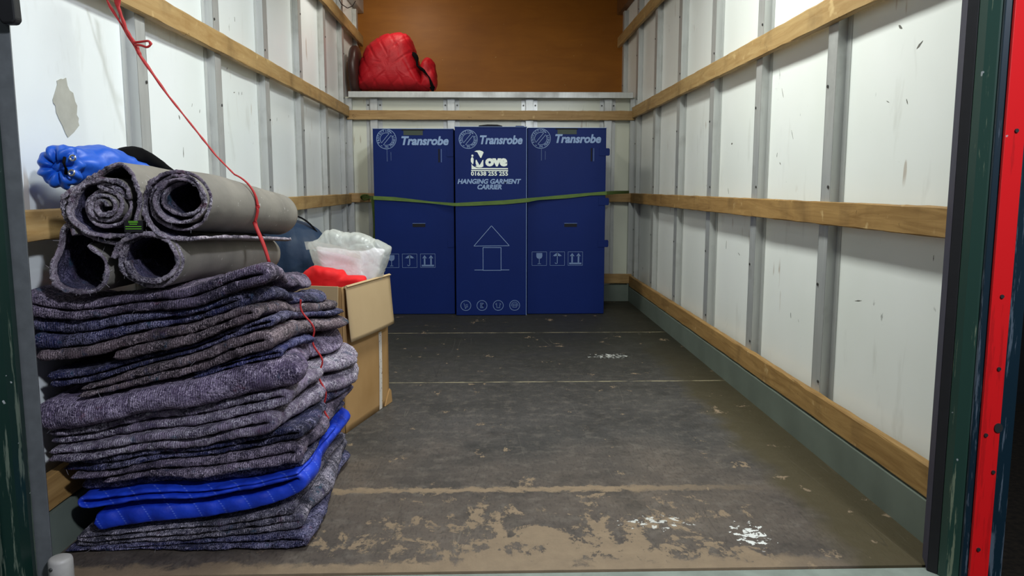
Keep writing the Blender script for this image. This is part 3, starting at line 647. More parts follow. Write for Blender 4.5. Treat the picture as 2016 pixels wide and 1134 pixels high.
# small care label with green print in the mouth of the upper left roll
t = empty('care_label', (0, 0, 0)); tag(t, 'small black cloth tag with green print tucked between the rolled mats', 'label')
lx, lz = at(263, 445, 1.705)
b = MB(); b.box(lx-.020, lx+.020, 1.7045, 1.7055, lz-.013, lz+.012); b.build('cloth', M_rubber, t)
def text_mesh(body, size, mat, parent, loc, name='lettering', bold=0, shear=0, ext=.0004, align='CENTER', sx=1, rot=None, spacing=1.0):
    cu = bpy.data.curves.new(name, 'FONT'); cu.body = body; cu.size = size; cu.offset = bold; cu.shear = shear; cu.extrude = ext
    cu.align_x = align; cu.align_y = 'CENTER'; cu.space_character = spacing; cu.resolution_u = 3
    to = bpy.data.objects.new('tmp', cu); C.objects.link(to)
    dg = bpy.context.evaluated_depsgraph_get(); me = bpy.data.meshes.new_from_object(to.evaluated_get(dg)); bpy.data.objects.remove(to)
    me.name = name; me.materials.clear(); me.materials.append(mat); o = bpy.data.objects.new(name, me); C.objects.link(o); o.parent = parent
    o.location = loc; o.rotation_euler = rot or (math.pi/2, 0, 0); o.scale = (sx, 1, 1); return o
m = NT('green_print', .6); m.color(lin(120, 210, 50)); M_gp = m.m
b = MB()
for zz, L in ((.010, .010), (.0075, .010), (.004, .008), (-.001, .017), (-.006, .017)): b.box(lx-L, lx+L, 1.7035, 1.7043, lz+zz-.0006, lz+zz+.0006)
b.build('printed_rule', M_gp, t)

# ------------------------------------------------------------------ blue drawstring bag and black cover
m = NT('blue_nylon', .45, 0, .45); n = m.noise(m.co(), 28, 4); m.color(m.mix(n, lin(28, 102, 218), lin(20, 78, 184))); m.bump(n, .4, .004); M_bn = m.m
M_chrome = NT('shiny_eyelet', .2, 1).color(lin(225, 225, 225)).m
M_blackcloth = plain('black_cloth', lin(9, 9, 11), .95, 0, .1, .1)
def loft(centres, radii, name, mat, parent, n=64, rip=None, asp=1.0, seed=0, amp=.004, fr=40):
    """closed bag-like tube along centres, radius by row, rip(row_fraction, angle) adds pleats"""
    Cn = np.array(centres, float); N_ = len(Cn); V = []; q = np.linspace(0, 2*math.pi, n, endpoint=False)
    for i in range(N_):
        t = Cn[min(i+1, N_-1)]-Cn[max(i-1, 0)]; t /= np.linalg.norm(t); a = np.cross(t, [0, 0, 1.]); a /= np.linalg.norm(a); b_ = np.cross(a, t)
        rad = radii[i]*(1+(rip(i/(N_-1), q) if rip else 0*q))
        for k_ in range(n): V.append(Cn[i]+a*rad[k_]*math.cos(q[k_])+b_*rad[k_]*asp*math.sin(q[k_]))
    V = np.array(V); nz = fnoise(V, fr, seed, 3)*amp; ctr = np.repeat(Cn, n, 0); dr = V-ctr; dr /= np.linalg.norm(dr, axis=1)[:, None]+1e-6
    V = V+dr*nz[:, None]
    Fc = [(i*n+k_, i*n+(k_+1) % n, (i+1)*n+(k_+1) % n, (i+1)*n+k_) for i in range(N_-1) for k_ in range(n)]
    Fc += [tuple(range(n))[::-1], tuple(range((N_-1)*n, N_*n))]
    return mesh_obj(name, V, Fc, mat, parent, True)
t = empty('drawstring_bag', (-.93, 1.85, .85)); tag(t, 'blue nylon drawstring bag lying on the upper left mat roll against the left wall', 'bag')
loc0 = np.array(t.location)
ax0 = np.array([*at(135, 330, 1.80)]); ax0 = np.array([ax0[0], 1.80, ax0[1]])
cs = []; rs = []
for i in range(34):
    q = i/33; 
    y = 1.775+.42*q; x = np.interp(q, [0, .3, 1], [-.958, -.945, -.905]); z = np.interp(q, [0, .15, .35, 1], [.884, .888, .890, .835])
    cs.append((x-loc0[0], y-loc0[1], z-loc0[2])); rs.append(np.interp(q, [0, .04, .10, .2, .35, .8, .97, 1], [.012, .028, .042, .046, .050, .048, .03, .01]))
def rp(f, q): return (.10*np.exp(-(f/.16)**2))*np.sin(q*7+f*6)+.04*np.sin(q*4+f*17)
loft(cs, rs, 'bag_body', M_bn, t, 80, rp, .98, 3, .007, 46)
# gathered frill in front of the mouth
fr = []; n = 90; 
for i, (r_, y_) in enumerate(((.012, 1.776), (.024, 1.770), (.036, 1.768), (.044, 1.776), (.047, 1.79))):
    for j in range(n):
        a = 2*math.pi*j/n; rr_ = r_*(1+.06*math.sin(a*8)+.05*math.sin(a*13+1)); fr.append((-.958+rr_*math.cos(a)-loc0[0], y_+.006*math.sin(a*8+1)-loc0[1], .884+rr_*math.sin(a)-loc0[2]))
Fc = [(i*n+j, i*n+(j+1) % n, (i+1)*n+(j+1) % n, (i+1)*n+j) for i in range(4) for j in range(n)]
o = mesh_obj('frill', fr, Fc, M_bn, t, True); sm = o.modifiers.new('s', 'SOLIDIFY'); sm.thickness = .0015
for (u, v) in ((143, 311), (141, 340)):
    ex, ez = at(u, v, 1.757); Vv, Ff = [], []
    for i in range(20):
        for j in range(8):
            a, c2 = 2*math.pi*i/20, 2*math.pi*j/8; rr_ = .0058+.0022*math.cos(c2); Vv.append((rr_*math.cos(a), .0022*math.sin(c2), rr_*math.sin(a)))
            Ff.append((i*8+j, i*8+(j+1) % 8, ((i+1) % 20)*8+(j+1) % 8, ((i+1) % 20)*8+j))
    o = mesh_obj('eyelet', Vv, Ff, M_chrome, t, True); o.location = (ex-loc0[0], 1.757-loc0[1], ez-loc0[2])
mx, mz = at(128, 328, 1.757)
b = MB(); b.tube([(mx-.002, 1.762, mz+.02), (mx, 1.753, mz+.008), (mx+.003, 1.755, mz-.006), (mx-.002, 1.762, mz-.016)], .0035, 8)
o = b.build('cord', M_blackcloth, t, True); o.location = -Vector(loc0)
# black cover draped behind
t2 = []
cc = [at(228, 322, 2.02), at(248, 305, 2.05), at(268, 301, 2.10), at(292, 312, 2.15), at(318, 326, 2.2), at(345, 345, 2.25)]
yy_ = [2.0, 2.03, 2.07, 2.12, 2.18, 2.26]
cs = [(c_[0], y, c_[1]-.010) for c_, y in zip(cc, yy_)]
cs = [tuple(np.array([np.interp(f, np.linspace(0, 1, 6), [c_[a] for c_ in cs]) for a in range(3)])) for f in np.linspace(0, 1, 24)]
o = loft(cs, [.004+.040*math.sin(math.pi*min(1, max(.02, f)))**.6 for f in np.linspace(0, 1, 24)], 'cloth_sack', M_blackcloth, None, 30, None, .62, 5, .003, 40)
tag(o, 'black cloth sack behind the blue drawstring bag and top mat rolls', 'sack')

# ------------------------------------------------------------------ navy duvet roll behind the box
m = NT('navy_nylon', .6, 0, .3); n = m.noise(m.co(), 16, 4); m.color(m.mix(n, lin(26, 50, 76), lin(16, 32, 54))); m.bump(n, .5, .008); M_nv = m.m
t = empty('duvet_bundle', (-.83, 3.28, 0)); tag(t, 'dark navy padded bundle standing between the grey mat rolls and the plastic bag', 'bundle')
cs = []; rs = []
V = []; n = 72; rows = 60
for i in range(rows):
    q = i/(rows-1); z = .003+.705*q; base = .158*(1-max(0, (q-.80)/.20)**2.6*.93)*(1-.10*max(0, 1-q/.05))
    for j in range(n):
        a = 2*math.pi*j/n; r_ = base*(1-.035*abs(math.cos(a*7+z*3))**6-.03*math.exp(-((z-.36)/.012)**2)); V.append((r_*math.cos(a), r_*1.05*math.sin(a), z))
V = np.array(V); V[:, :2] += (V[:, :2]/(np.linalg.norm(V[:, :2], axis=1)[:, None]+1e-6))*(fnoise(V, 18, 2, 3)*.010)[:, None]
Fc = [(i*n+k_, i*n+(k_+1) % n, (i+1)*n+(k_+1) % n, (i+1)*n+k_) for i in range(rows-1) for k_ in range(n)]+[tuple(range(n))[::-1], tuple(range((rows-1)*n, rows*n))]
mesh_obj('padding', V, Fc, M_nv, t, True)
b = MB(); b.tube([(.165*math.cos(a), -.02-.01*math.sin(a), .30+.425*math.sin(a)**.6) for a in np.linspace(.35, math.pi-.35, 26)], .009, 8, flat=.4); b.build('strap', M_blackcloth, t, True)

# ------------------------------------------------------------------ cardboard box, plastic bag, red cloth
m = NT('brown_cardboard', .8, 0, .2); v = m.co(); n = m.noise(v, 4, 4); fl = m.n('ShaderNodeTexWave', bands_direction='X', i_Vector=m.co(rot=(0, 0, 0)), i_Scale=55, i_Distortion=.3).outputs[1]
c = m.mix(m.step(n, .3, .7), lin(178, 142, 96), lin(160, 124, 78)); m.color(c); m.bump(fl, .08, .001); M_card = m.m
m = NT('brown_cardboard_inside', .8, 0, .2); n = m.noise(m.co(), 5, 4); m.color(m.mix(n, lin(184, 160, 124), lin(168, 144, 108))); M_card2 = m.m
M_cedge = plain('cardboard_edge', lin(120, 84, 60), .85)
bx = empty('cardboard_box', (-.495, 2.60, 0)); bx.rotation_euler = (0, 0, -math.radians(15))
tag(bx, 'open brown cardboard box with a hanging flap, standing behind the blanket pile', 'box')
W_, D_, H_ = .34, .385, .506     # from the near right corner: x to the left, y back
T_ = .005
def panel(name, x0, x1, y0, y1, z0, z1, mt, sub=14):
    b = MB(); b.box(x0, x1, y0, y1, z0, z1); return b.build(name, mt, bx, bevel=.0015)
# slightly bellied right face so the silhouette swells like the real one
def bowed(name, y0, y1, z0, z1, mt, outx, belly):
    V = []; nn = 16; mm = 20
    for s_ in (0, 1):
        for i in range(nn+1):
            for j in range(mm+1):
                y = y0+(y1-y0)*i/nn; z = z0+(z1-z0)*j/mm
                bb = belly*math.sin(math.pi*i/nn)*math.sin(math.pi*j/mm)
                V.append((outx(y, z)+bb-s_*T_, y, z))
    K = (nn+1)*(mm+1); Fc = []
    for i in range(nn):
        for j in range(mm):
            a = i*(mm+1)+j; Fc += [(a, a+mm+1, a+mm+2, a+1), (a+K, a+1+K, a+mm+2+K, a+mm+1+K)]
    for i in range(nn):
        a = i*(mm+1); Fc += [(a, a+K, a+mm+1+K, a+mm+1), (a+mm, a+mm+mm+1, a+mm+mm+1+K, a+mm+K)]
    for j in range(mm):
        Fc += [(j, j+1, j+1+K, j+K), (nn*(mm+1)+j, nn*(mm+1)+j+K, nn*(mm+1)+j+1+K, nn*(mm+1)+j+1)]
    return mesh_obj(name, V, Fc, mt, bx, True)
bowed('side_panel', 0, D_, 0, H_, M_card, lambda y, z: 0.0, .005)
panel('front_panel', -W_, -T_, 0, T_, 0, H_, M_card); panel('back_panel', -W_, -T_, D_-T_, D_, 0, H_, M_card)
panel('side_panel', -W_-T_, -W_, 0, D_, 0, H_, M_card); panel('bottom_panel', -W_, -T_, T_, D_-T_, .001, .006, M_card)
# right flap hanging outside, flaring away from the face
V = []; nn, mm = 12, 14
for s_ in (0, 1):
    for i in range(nn+1):
        for j in range(mm+1):
            y = .0+(D_-.004)*i/nn-.004*math.sin(j/mm*3); tt_ = j/mm; z = H_+.004-.190*tt_-.02*(tt_**2)*(i/nn)*0
            xx_ = .009+.016*tt_**.8+.006*math.sin(math.pi*i/nn)*tt_
            V.append((xx_+s_*.004, y, z))
K = (nn+1)*(mm+1); Fc = []
for i in range(nn):
    for j in range(mm):
        a = i*(mm+1)+j; Fc += [(a, a+1, a+mm+2, a+mm+1), (a+K, a+mm+1+K, a+mm+2+K, a+1+K)]
    a = i*(mm+1); Fc += [(a, a+mm+1, a+mm+1+K, a+K), (a+mm, a+mm+K, a+mm+mm+1+K, a+mm+mm+1)]
for j in range(mm): Fc += [(j, j+K, j+1+K, j+1), (nn*(mm+1)+j, nn*(mm+1)+j+1, nn*(mm+1)+j+1+K, nn*(mm+1)+j+K)]
flp = mesh_obj('flap', V, Fc, M_card2, bx, True)
b = MB(); b.prism([(0.002, H_), (.012, H_+.006), (.020, H_+.002), (.014, H_-.004)], 0, D_-.004); o = b.build('flap_crease', M_card2, flp)
# front flap hanging
b = MB(); b.prism([(-.008, H_+.003), (-.004, H_+.003), (-.020, H_-.19), (-.026, H_-.19)], -W_+.01, -.012, axis='x'); b.build('flap', M_card2, bx, bevel=.001)
# parcel tape with maroon print down the right face
m = NT('printed_tape', .35); yv = m.noise(m.co(scale=(1, 6, 3.5)), 14, 3, .6, 1.5); m.color(m.mix(m.step(yv, .62, .645), lin(214, 206, 196), lin(78, 40, 44))); M_tape = m.m
V = []
for i in range(21):
    z = .30-.298*i/20; bb = .005*math.sin(math.pi*.74)*math.sin(math.pi*z/.5)+.0012
    V += [(bb, .284, z), (bb-.0004, .312, z)]
mesh_obj('parcel_tape', V, [(2*i, 2*i+1, 2*i+3, 2*i+2) for i in range(20)], M_tape, bx, True)
# torn lower back corner
b = MB(); b.prism([(D_-.05, .002), (D_+.02, .002), (D_+.012, .05), (D_-.002, .06)], -.002, .004, axis='x'); b.build('torn_corner', M_card, bx)
bxM = Matrix.Translation(bx.location) @ Matrix.Rotation(bx.rotation_euler.z, 4, 'Z')
# red cloth heaped in the box
m = NT('red_cotton', .7, 0, .3); n = m.noise(m.co(), 20, 3); m.color(m.mix(n, lin(226, 22, 26), lin(200, 14, 20))); m.bump(n, .3, .004); M_rc = m.m
def heap(name, poly, Yc, dep, mat, parent=None, seed=0, amp=.01, fr=22, rows=40, bulge=.5, sub=90, creases=None, tilt=0.0):
    """soft closed body from a front outline (x,z) at depth Yc with real thickness"""
    P = np.array(poly, float); P = np.r_[P, P[:1]]; seg = np.r_[0, np.cumsum(np.linalg.norm(np.diff(P, axis=0), axis=1))]
    s = np.linspace(0, seg[-1], sub, endpoint=False); O = np.c_[np.interp(s, seg, P[:, 0]), np.interp(s, seg, P[:, 1])]
    for _ in range(2): O = (np.roll(O, 1, 0)+2*O+np.roll(O, -1, 0))/4
    c_ = O.mean(0); V = []
    for i in range(rows):
        ph = -math.pi/2+math.pi*(i+.5)/rows; k_ = math.cos(ph)**bulge; y = Yc+dep*math.sin(ph)
        Q = c_+(O-c_)*k_; V += [(q[0], y+tilt*(q[1]-c_[1]), q[1]) for q in Q]
    V = np.array(V); D = V-np.array([c_[0], Yc, c_[1]]); D /= np.linalg.norm(D, axis=1)[:, None]+1e-6
    nz = fnoise(V, fr, seed, 3)*amp; nz = nz-np.abs(fnoise(V, fr*.6, seed+2, 2))*amp*.8
    if creases is not None: nz = nz+creases(V)
    V = V+D*nz[:, None]
    Fc = [(i*sub+k_, i*sub+(k_+1) % sub, (i+1)*sub+(k_+1) % sub, (i+1)*sub+k_) for i in range(rows-1) for k_ in range(sub)]
    Fc += [tuple(range(sub))[::-1], tuple(range((rows-1)*sub, rows*sub))]
    return mesh_obj(name, V, Fc, mat, parent, True)
ap = lambda L, Y: [at(u, v, Y) for u, v in L]
o = heap('red_cloth', ap([(586, 545), (600, 530), (618, 521), (640, 525), (676, 529), (684, 541), (722, 543), (727, 551), (716, 572), (700, 590), (630, 590), (600, 570)], 2.79), 2.79, .05, M_rc, None, 4, .006, 30, bulge=.35)
tag(o, 'bright red cloth heaped in the mouth of the cardboard box', 'cloth')
# clear plastic bag holding a folded white sheet
m = NT('clear_polythene', .22, 0, .6); n = m.noise(m.co(), 9, 3, .5, 1.6); m.bump(n, .9, .02)
m.color(lin(240, 246, 240)); tr = m.n('ShaderNodeBsdfTransparent'); tl_ = m.n('ShaderNodeBsdfTranslucent'); tl_.inputs[0].default_value = lin(232, 238, 230)
mx1 = m.n('ShaderNodeMixShader', i_0=.45); m.t.links.new(m.b.outputs[0], mx1.inputs[1]); m.t.links.new(tl_.outputs[0], mx1.inputs[2])
fz = m.n('ShaderNodeMapRange', i_0=n, i_1=.35, i_2=.65, i_3=.38, i_4=.66).outputs[0]
mx2 = m.n('ShaderNodeMixShader', i_0=fz); m.t.links.new(mx1.outputs[0], mx2.inputs[1]); m.t.links.new(tr.outputs[0], mx2.inputs[2])
m.t.links.new(mx2.outputs[0], m.t.nodes['Material Output'].inputs[0]); M_poly = m.m
m = NT('white_sheet', .8); m.color(lin(238, 232, 240)); M_sheet = m.m
t = empty('plastic_bag', (-.52, 2.84, .5)); tag(t, 'crumpled clear plastic bag of white sheeting sticking out of the cardboard box', 'bag')
l0 = Vector(t.location)
def crs(V): return -.005*np.exp(-((np.mod(V[:, 0]*.9+V[:, 2]*.5+.03*np.sin(V[:, 2]*22), .07)-.035)/.004)**2)-.004*np.exp(-((np.mod(V[:, 2]*1.1-V[:, 0]*.7+.02*np.sin(V[:, 0]*40), .09)-.04)/.004)**2)
o = heap('bag_film', ap([(604, 477), (626, 470), (640, 452), (655, 449), (676, 456), (705, 457), (740, 470), (772, 486), (768, 505), (755, 545), (738, 580), (700, 590), (645, 585), (622, 530)], 2.90), 2.90, .06, M_poly, t, 6, .0018, 10, bulge=.22, creases=crs, sub=150, rows=60); o.location = -l0
o = heap('white_sheeting', ap([(622, 484), (690, 492), (712, 494), (716, 540), (705, 580), (645, 580), (634, 530)], 2.88), 2.880, .030, M_sheet, t, 8, .004, 20, bulge=.2); o.location = -l0
o = heap('white_sheeting', ap([(706, 492), (735, 484), (758, 492), (750, 530), (732, 575), (706, 580)], 2.92), 2.920, .030, M_sheet, t, 9, .006, 24, bulge=.25); o.location = -l0
# film lip: torn flat edge standing up at the left
b = MB(); zz = [at(u, v, 2.82) for u, v in ((605, 474), (625, 473), (650, 478), (690, 487), (712, 493))]
V = []
for i, (a, c_) in enumerate(zz): V += [(a, 2.775+.004*(i % 2), c_), (a+.002, 2.79, c_-.03)]
o = mesh_obj('bag_lip', V, [(2*i, 2*i+1, 2*i+3, 2*i+2) for i in range(4)], M_poly, t, True); o.location = -l0

# ------------------------------------------------------------------ blue wardrobe boxes
m = NT('blue_corrugated_plastic', .5, 0, .12); n = m.noise(m.co(), 2.2, 3); fl = m.n('ShaderNodeTexWave', bands_direction='X', i_Vector=m.co(), i_Scale=60).outputs[1]
m.color(m.mix(n, lin(15, 36, 98), lin(12, 29, 80))); m.bump(fl, .06, .001); M_box = m.m
M_pr = NT('pale_blue_print', .6).color(lin(128, 152, 188)).m
M_pr2 = NT('faint_blue_print', .6).color(lin(96, 118, 156)).m
M_wh = NT('white_print', .6).color(lin(228, 236, 226)).m
M_hole = NT('dark_opening', .9).color(lin(8, 10, 20)).m
M_olive = NT('olive_tape', .6).color(lin(44, 56, 44)).m
M_bedge = NT('pale_cut_edge', .5).color(lin(110, 134, 180)).m
def frame_rect(b, x0, x1, z0, z1, y, w_=.0022):
    b.box(x0, x1, y-.0006, y, z1-w_, z1); b.box(x0, x1, y-.0006, y, z0, z0+w_); b.box(x0, x0+w_, y-.0006, y, z0+w_, z1-w_); b.box(x1-w_, x1, y-.0006, y, z0+w_, z1-w_)
def ring(b, cx, cz, r0, r1, y, n=40, a0=0, a1=2*math.pi):
    for i in range(n):
        a, c_ = a0+(a1-a0)*i/n, a0+(a1-a0)*(i+1)/n
        b.prism([(cx+r0*math.cos(a), cz+r0*math.sin(a)), (cx+r1*math.cos(a), cz+r1*math.sin(a)), (cx+r1*math.cos(c_), cz+r1*math.sin(c_)), (cx+r0*math.cos(c_), cz+r0*math.sin(c_))], y-.0006, y)
def line(b, p, q, w_, y):
    d = np.array(q, float)-p; d /= np.linalg.norm(d); nn_ = np.array([-d[1], d[0]])*w_/2
    p = np.array(p, float); q = np.array(q, float); b.prism([tuple(p+nn_), tuple(q+nn_), tuple(q-nn_), tuple(p-nn_)], y-.0006, y)
def emblem(parent, cx, cz, y, R_):
    b = MB(); ring(b, cx, cz, R_-.003, R_, y); ring(b, cx, cz, R_*.60, R_*.60+.0025, y, 24, math.radians(62), math.radians(210)); ring(b, cx, cz, R_*.60, R_*.60+.0025, y, 24, math.radians(-118), math.radians(30))
    o_ = R_*.60; c45 = math.cos(math.radians(50)); s45 = math.sin(math.radians(50))
    for sft in (-.006, .006):
        line(b, (cx-o_*c45*1.05-sft*s45*1.4, cz-o_*s45*1.05+sft*c45*1.4), (cx+o_*c45*1.05-sft*s45*1.4, cz+o_*s45*1.05+sft*c45*1.4), .0025, y)
    for ang in (45, 225):
        a = math.radians(ang+8); q = R_*.80; line(b, (cx+q*math.cos(a)-.006*math.sin(a)*0-.005, cz+q*math.sin(a)), (cx+q*math.cos(a)+.005, cz+q*math.sin(a)-.004), .003, y)
    em = b.build('round_emblem', M_pr, parent)
    def arc(txt, a0, a1, flipd):
        for i, ch in enumerate(txt):
            if ch == ' ': continue
            a = math.radians(a0+(a1-a0)*i/(len(txt)-1)); q = R_*.80
            rot = a-math.pi/2 if not flipd else a+math.pi/2
            o = text_mesh(ch, .019, M_pr, em, (cx+q*math.cos(a), y-.0003, cz+q*math.sin(a)), 'emblem_letter', .0002, sx=1)
            o.rotation_euler = (Matrix.Rotation(-rot, 3, 'Y') @ Matrix.Rotation(math.pi/2, 3, 'X')).to_euler()
    arc('PROTECTION', 205, 62, False); arc('IN TRANSIT', 262, 382, True)
def picto(parent, x0, z0, y, w_=.098, h_=.092):
    nm = ['fragile_symbol', 'keep_dry_symbol', 'this_way_up_symbol']
    for i in range(3):
        b = MB(); X = x0+i*.119; frame_rect(b, X, X+w_, z0, z0+h_, y); c_ = X+w_/2
        if i == 0:
            b.prism([(c_-.019, z0+.083), (c_+.019, z0+.083), (c_+.020, z0+.062), (c_+.015, z0+.050), (c_+.004, z0+.045), (c_-.004, z0+.045), (c_-.015, z0+.050), (c_-.020, z0+.062)], y-.0006, y)
            line(b, (c_, z0+.046), (c_, z0+.012), .004, y); b.prism([(c_-.013, z0+.010), (c_+.013, z0+.010), (c_+.008, z0+.014), (c_-.008, z0+.014)], y-.0006, y)
        elif i == 1:
            b.prism([(c_-.032+.064*t_, z0+.060+.022*math.sin(math.pi*t_)) for t_ in np.linspace(0, 1, 12)]+[(c_+.032-.064*t_, z0+.060+.004*abs(math.sin(4*math.pi*t_))) for t_ in np.linspace(0, 1, 13)[1:-1]], y-.0006, y)
            line(b, (c_, z0+.084), (c_, z0+.020), .0045, y); ring(b, c_-.007, z0+.020, .0052, .0092, y, 10, math.pi, 2*math.pi)
        else:
            for q in (-.021, .021):
                b.box(c_+q-.005, c_+q+.005, y-.0006, y, z0+.018, z0+.065); b.prism([(c_+q-.015, z0+.062), (c_+q+.015, z0+.062), (c_+q, z0+.083)], y-.0006, y)
            b.box(c_-.040, c_+.040, y-.0006, y, z0+.008, z0+.019)
        b.build(nm[i], M_pr2, parent)
def wardrobe(x0, x1, y0, zt, label, kind):
    t = empty('wardrobe_box', ((x0+x1)/2, y0, 0)); tag(t, label, 'box', 'blue garment carrier boxes strapped to the bulkhead')
    w_ = (x1-x0)/2; D = .56
    b = MB(); b.box(-w_, w_, 0, D, .002, zt-.006); o = b.build('carton', M_box, t, bevel=.003)
    b = MB(); b.box(-w_-.001, w_+.001, -.002, D+.001, zt-.006, zt); b.build('lid', M_box, t, bevel=.002)
    y = -.0004
    # pale worn edges
    b = MB(); b.box(-w_-.001, w_+.001, -.003, -.0022, zt-.003, zt)
    if kind == 'mid': b.box(w_-.0035, w_, -.0008, 0, .002, zt-.008)
    b.build('worn_edge', M_bedge, t)
    dx = {'left': -.0, 'mid': 0, 'right': .0}[kind]
    ez = zt-.068 if kind != 'right' else zt-.058
    ex, ez, er, tx, tz, ts = {'left': (.087, .067, .064, .330, .080, .98), 'mid': (.086, .080, .060, .292, .086, .88), 'right': (.085, .070, .064, .322, .073, .96)}[kind]
    emblem(t, -w_+ex, zt-ez, y, er)
    text_mesh('Transrobe', .074, M_pr, t, (-w_+tx, y-.0003, zt-tz), 'lettering', .0028, .22, sx=ts)
    if kind != 'mid':
        b = MB(); b.box(-.075, .07, -.0028, -.0021, zt-.012, zt-.001); b.build('hand_hole', M_hole, t)
        b = MB(); b.box(-.062, .062, -.0012, -.0001, zt-.042, zt-.012); b.build('tape_patch', M_olive, t)
        b = MB(); b.box(-.013, .070, -.0012, -.0001, .580, .602); b.build('hand_hole', M_hole, t)
        b = MB(); b.box(-.014, .071, -.0014, -.0002, .602, .604); b.build('worn_edge', M_bedge, t)
        b = MB(); b.box(w_-.100, w_-.090, -.0012, -.0001, zt-.215, zt-.13); slt = b.build('slot', M_hole, t)
        b = MB(); b.prism([(w_-.082, -.005), (w_-.078, -.0002), (w_-.083, -.0002)], zt-.215, zt-.13, axis='z'); b.build('slot_flap', M_bedge, slt)
        for zc in (zt-.155, .745, .470):
            x1_ = w_+(.024 if kind == 'right' else -.002); b = MB(); b.prism([(w_-.045, zc-.024), (x1_-.006, zc-.024), (x1_, zc-.016), (x1_, zc+.016), (x1_-.006, zc+.024), (w_-.045, zc+.024)], -.0035, -.0004); b.build('locking_tab', M_box, t, bevel=.0008)
        picto(t, -w_+.030 if kind == 'right' else -w_+.056, .325 if kind == 'right' else .312, y)
        b = MB(); line(b, (-w_+.09, zt-.13), (-w_+.09, zt-.21), .002, y); line(b, (-w_+.115, zt-.15), (-w_+.115, zt-.205), .0015, y); b.build('scratch', M_pr2, t)
    else:
        # carrying handle over the lid, and the printing of the middle box
        b = MB(); b.prism([(-.08, zt-.003), (-.075, zt+.008), (-.02, zt+.014), (.04, zt+.013), (.072, zt+.006), (.075, zt-.003)], .002, .02); b.build('handle', M_hole, t)
        b = MB(); b.prism([(.155, zt-.003), (.160, zt+.006), (.212, zt+.005), (.216, zt-.003)], .002, .02); b.build('handle', M_box, t)
        S = .1475/130.   # metres per pixel in the zoomed view of the mark
        ox, oz = -w_-.018+.0, 0
        g = lambda u, v: ((u-765)*.000378-.010, zt-.077-(v-50)*.000378)   # zoom px -> box front
        b = MB()
        b.prism([g(*p) for p in ((512, 262), (545, 246), (600, 242), (650, 258), (668, 276), (628, 368), (612, 366), (560, 272))], y-.0006, y)
        b.prism([g(478+18*math.cos(a), 331+18*math.sin(a)) for a in np.linspace(0, 6.28, 17)[:-1]], y-.0006, y)
        b.prism([g(*p) for p in ((470, 356), (488, 360), (498, 392), (496, 440), (488, 476), (470, 462), (452, 430), (450, 392), (458, 366))], y-.0006, y)
        b.prism([g(*p) for p in ((540, 396), (548, 404), (596, 488), (602, 488), (650, 404), (662, 400), (662, 490), (664, 510), (640, 524), (600, 530), (560, 526), (522, 506), (548, 500), (534, 470), (530, 420))], y-.0006, y)
        b.prism([g(*p) for p in ((462, 470), (480, 496), (510, 518), (560, 538), (1080, 540), (1080, 558), (462, 558))], y-.0006, y)
        b.prism([g(*p) for p in ((456, 572), (1082, 572), (1082, 590), (456, 590))], y-.0006, y); b.build('company_logo', M_wh, t)
        cx_, cz_ = g(882, 462); text_mesh('ove', .088, M_wh, t, (cx_, y-.0003, cz_+.014), 'lettering', .0055, 0, sx=1.05)
        cx_, cz_ = g(768, 636); text_mesh('01638 255 255', .036, M_wh, t, (cx_, y-.0003, cz_), 'lettering', .0009, 0, sx=1.10)
        cx_, cz_ = g(752, 768); text_mesh('HANGING GARMENT', .041, M_pr, t, (cx_, y-.0003, cz_), 'lettering', .0016, .22, sx=1.02)
        cx_, cz_ = g(760, 862); text_mesh('CARRIER', .041, M_pr, t, (cx_, y-.0003, cz_), 'lettering', .0016, .22, sx=.98)
        b = MB(); A, Bp, Cp = (.002, .590), (-.113, .458), (.118, .460)
        for p, q in ((A, Bp), (Bp, Cp), (Cp, A)): line(b, p, q, .0028, y)
        b.build('house_outline', M_pr, t); b = MB(); frame_rect(b, -.055, .065, .298, .450, y, .0028); line(b, (-.11, .302), (-.055, .302), .003, y); line(b, (.065, .302), (.118, .302), .003, y); b.build('house_outline', M_pr, t)
        for i, X in enumerate((-.168, -.062, .045, .153)):
            b = MB(); Z = .067; ring(b, X, Z, .031, .035, y, 32)
            if i == 0: line(b, (X-.012, Z+.016), (X-.004, Z-.014), .003, y); line(b, (X-.004, Z-.014), (X+.014, Z-.008), .003, y); frame_rect(b, X+.0, X+.012, Z-.006, Z+.008, y); ring(b, X-.002, Z-.017, .0015, .0045, y, 10)
            elif i == 1: frame_rect(b, X-.011, X+.010, Z-.016, Z+.017, y, .003); frame_rect(b, X-.003, X+.010, Z-.010, Z+.010, y, .003)
            elif i == 2: 
                for p, q in (((-.018, .010), (-.008, .016)), ((.018, .010), (.008, .016)), ((-.010, .008), (-.010, -.016)), ((.010, .008), (.010, -.016)), ((-.010, -.015), (.010, -.015)), ((-.018, .010), (-.010, .002)), ((.018, .010), (.010, .002))): line(b, (X+p[0], Z+p[1]), (X+q[0], Z+q[1]), .003, y)
            else: ring(b, X, Z, .020, .023, y, 20, -.3, math.pi+.3); frame_rect(b, X-.014, X+.014, Z-.014, Z+.010, y, .003); line(b, (X-.012, Z-.002), (X+.012, Z-.002), .003, y)
            b.build('care_symbol', M_pr2, t)
    return t
wardrobe(-.752, -.232, 5.115, 1.213, 'left one of three tall blue wardrobe boxes, partly behind the plastic bag', 'left')
wardrobe(-.222, .2395, 5.055, 1.222, 'middle blue wardrobe box carrying the white logo and phone number', 'mid')
wardrobe(.2465, .757, 5.100, 1.220, 'right one of three tall blue wardrobe boxes, with tabs sticking out at its right edge', 'right')

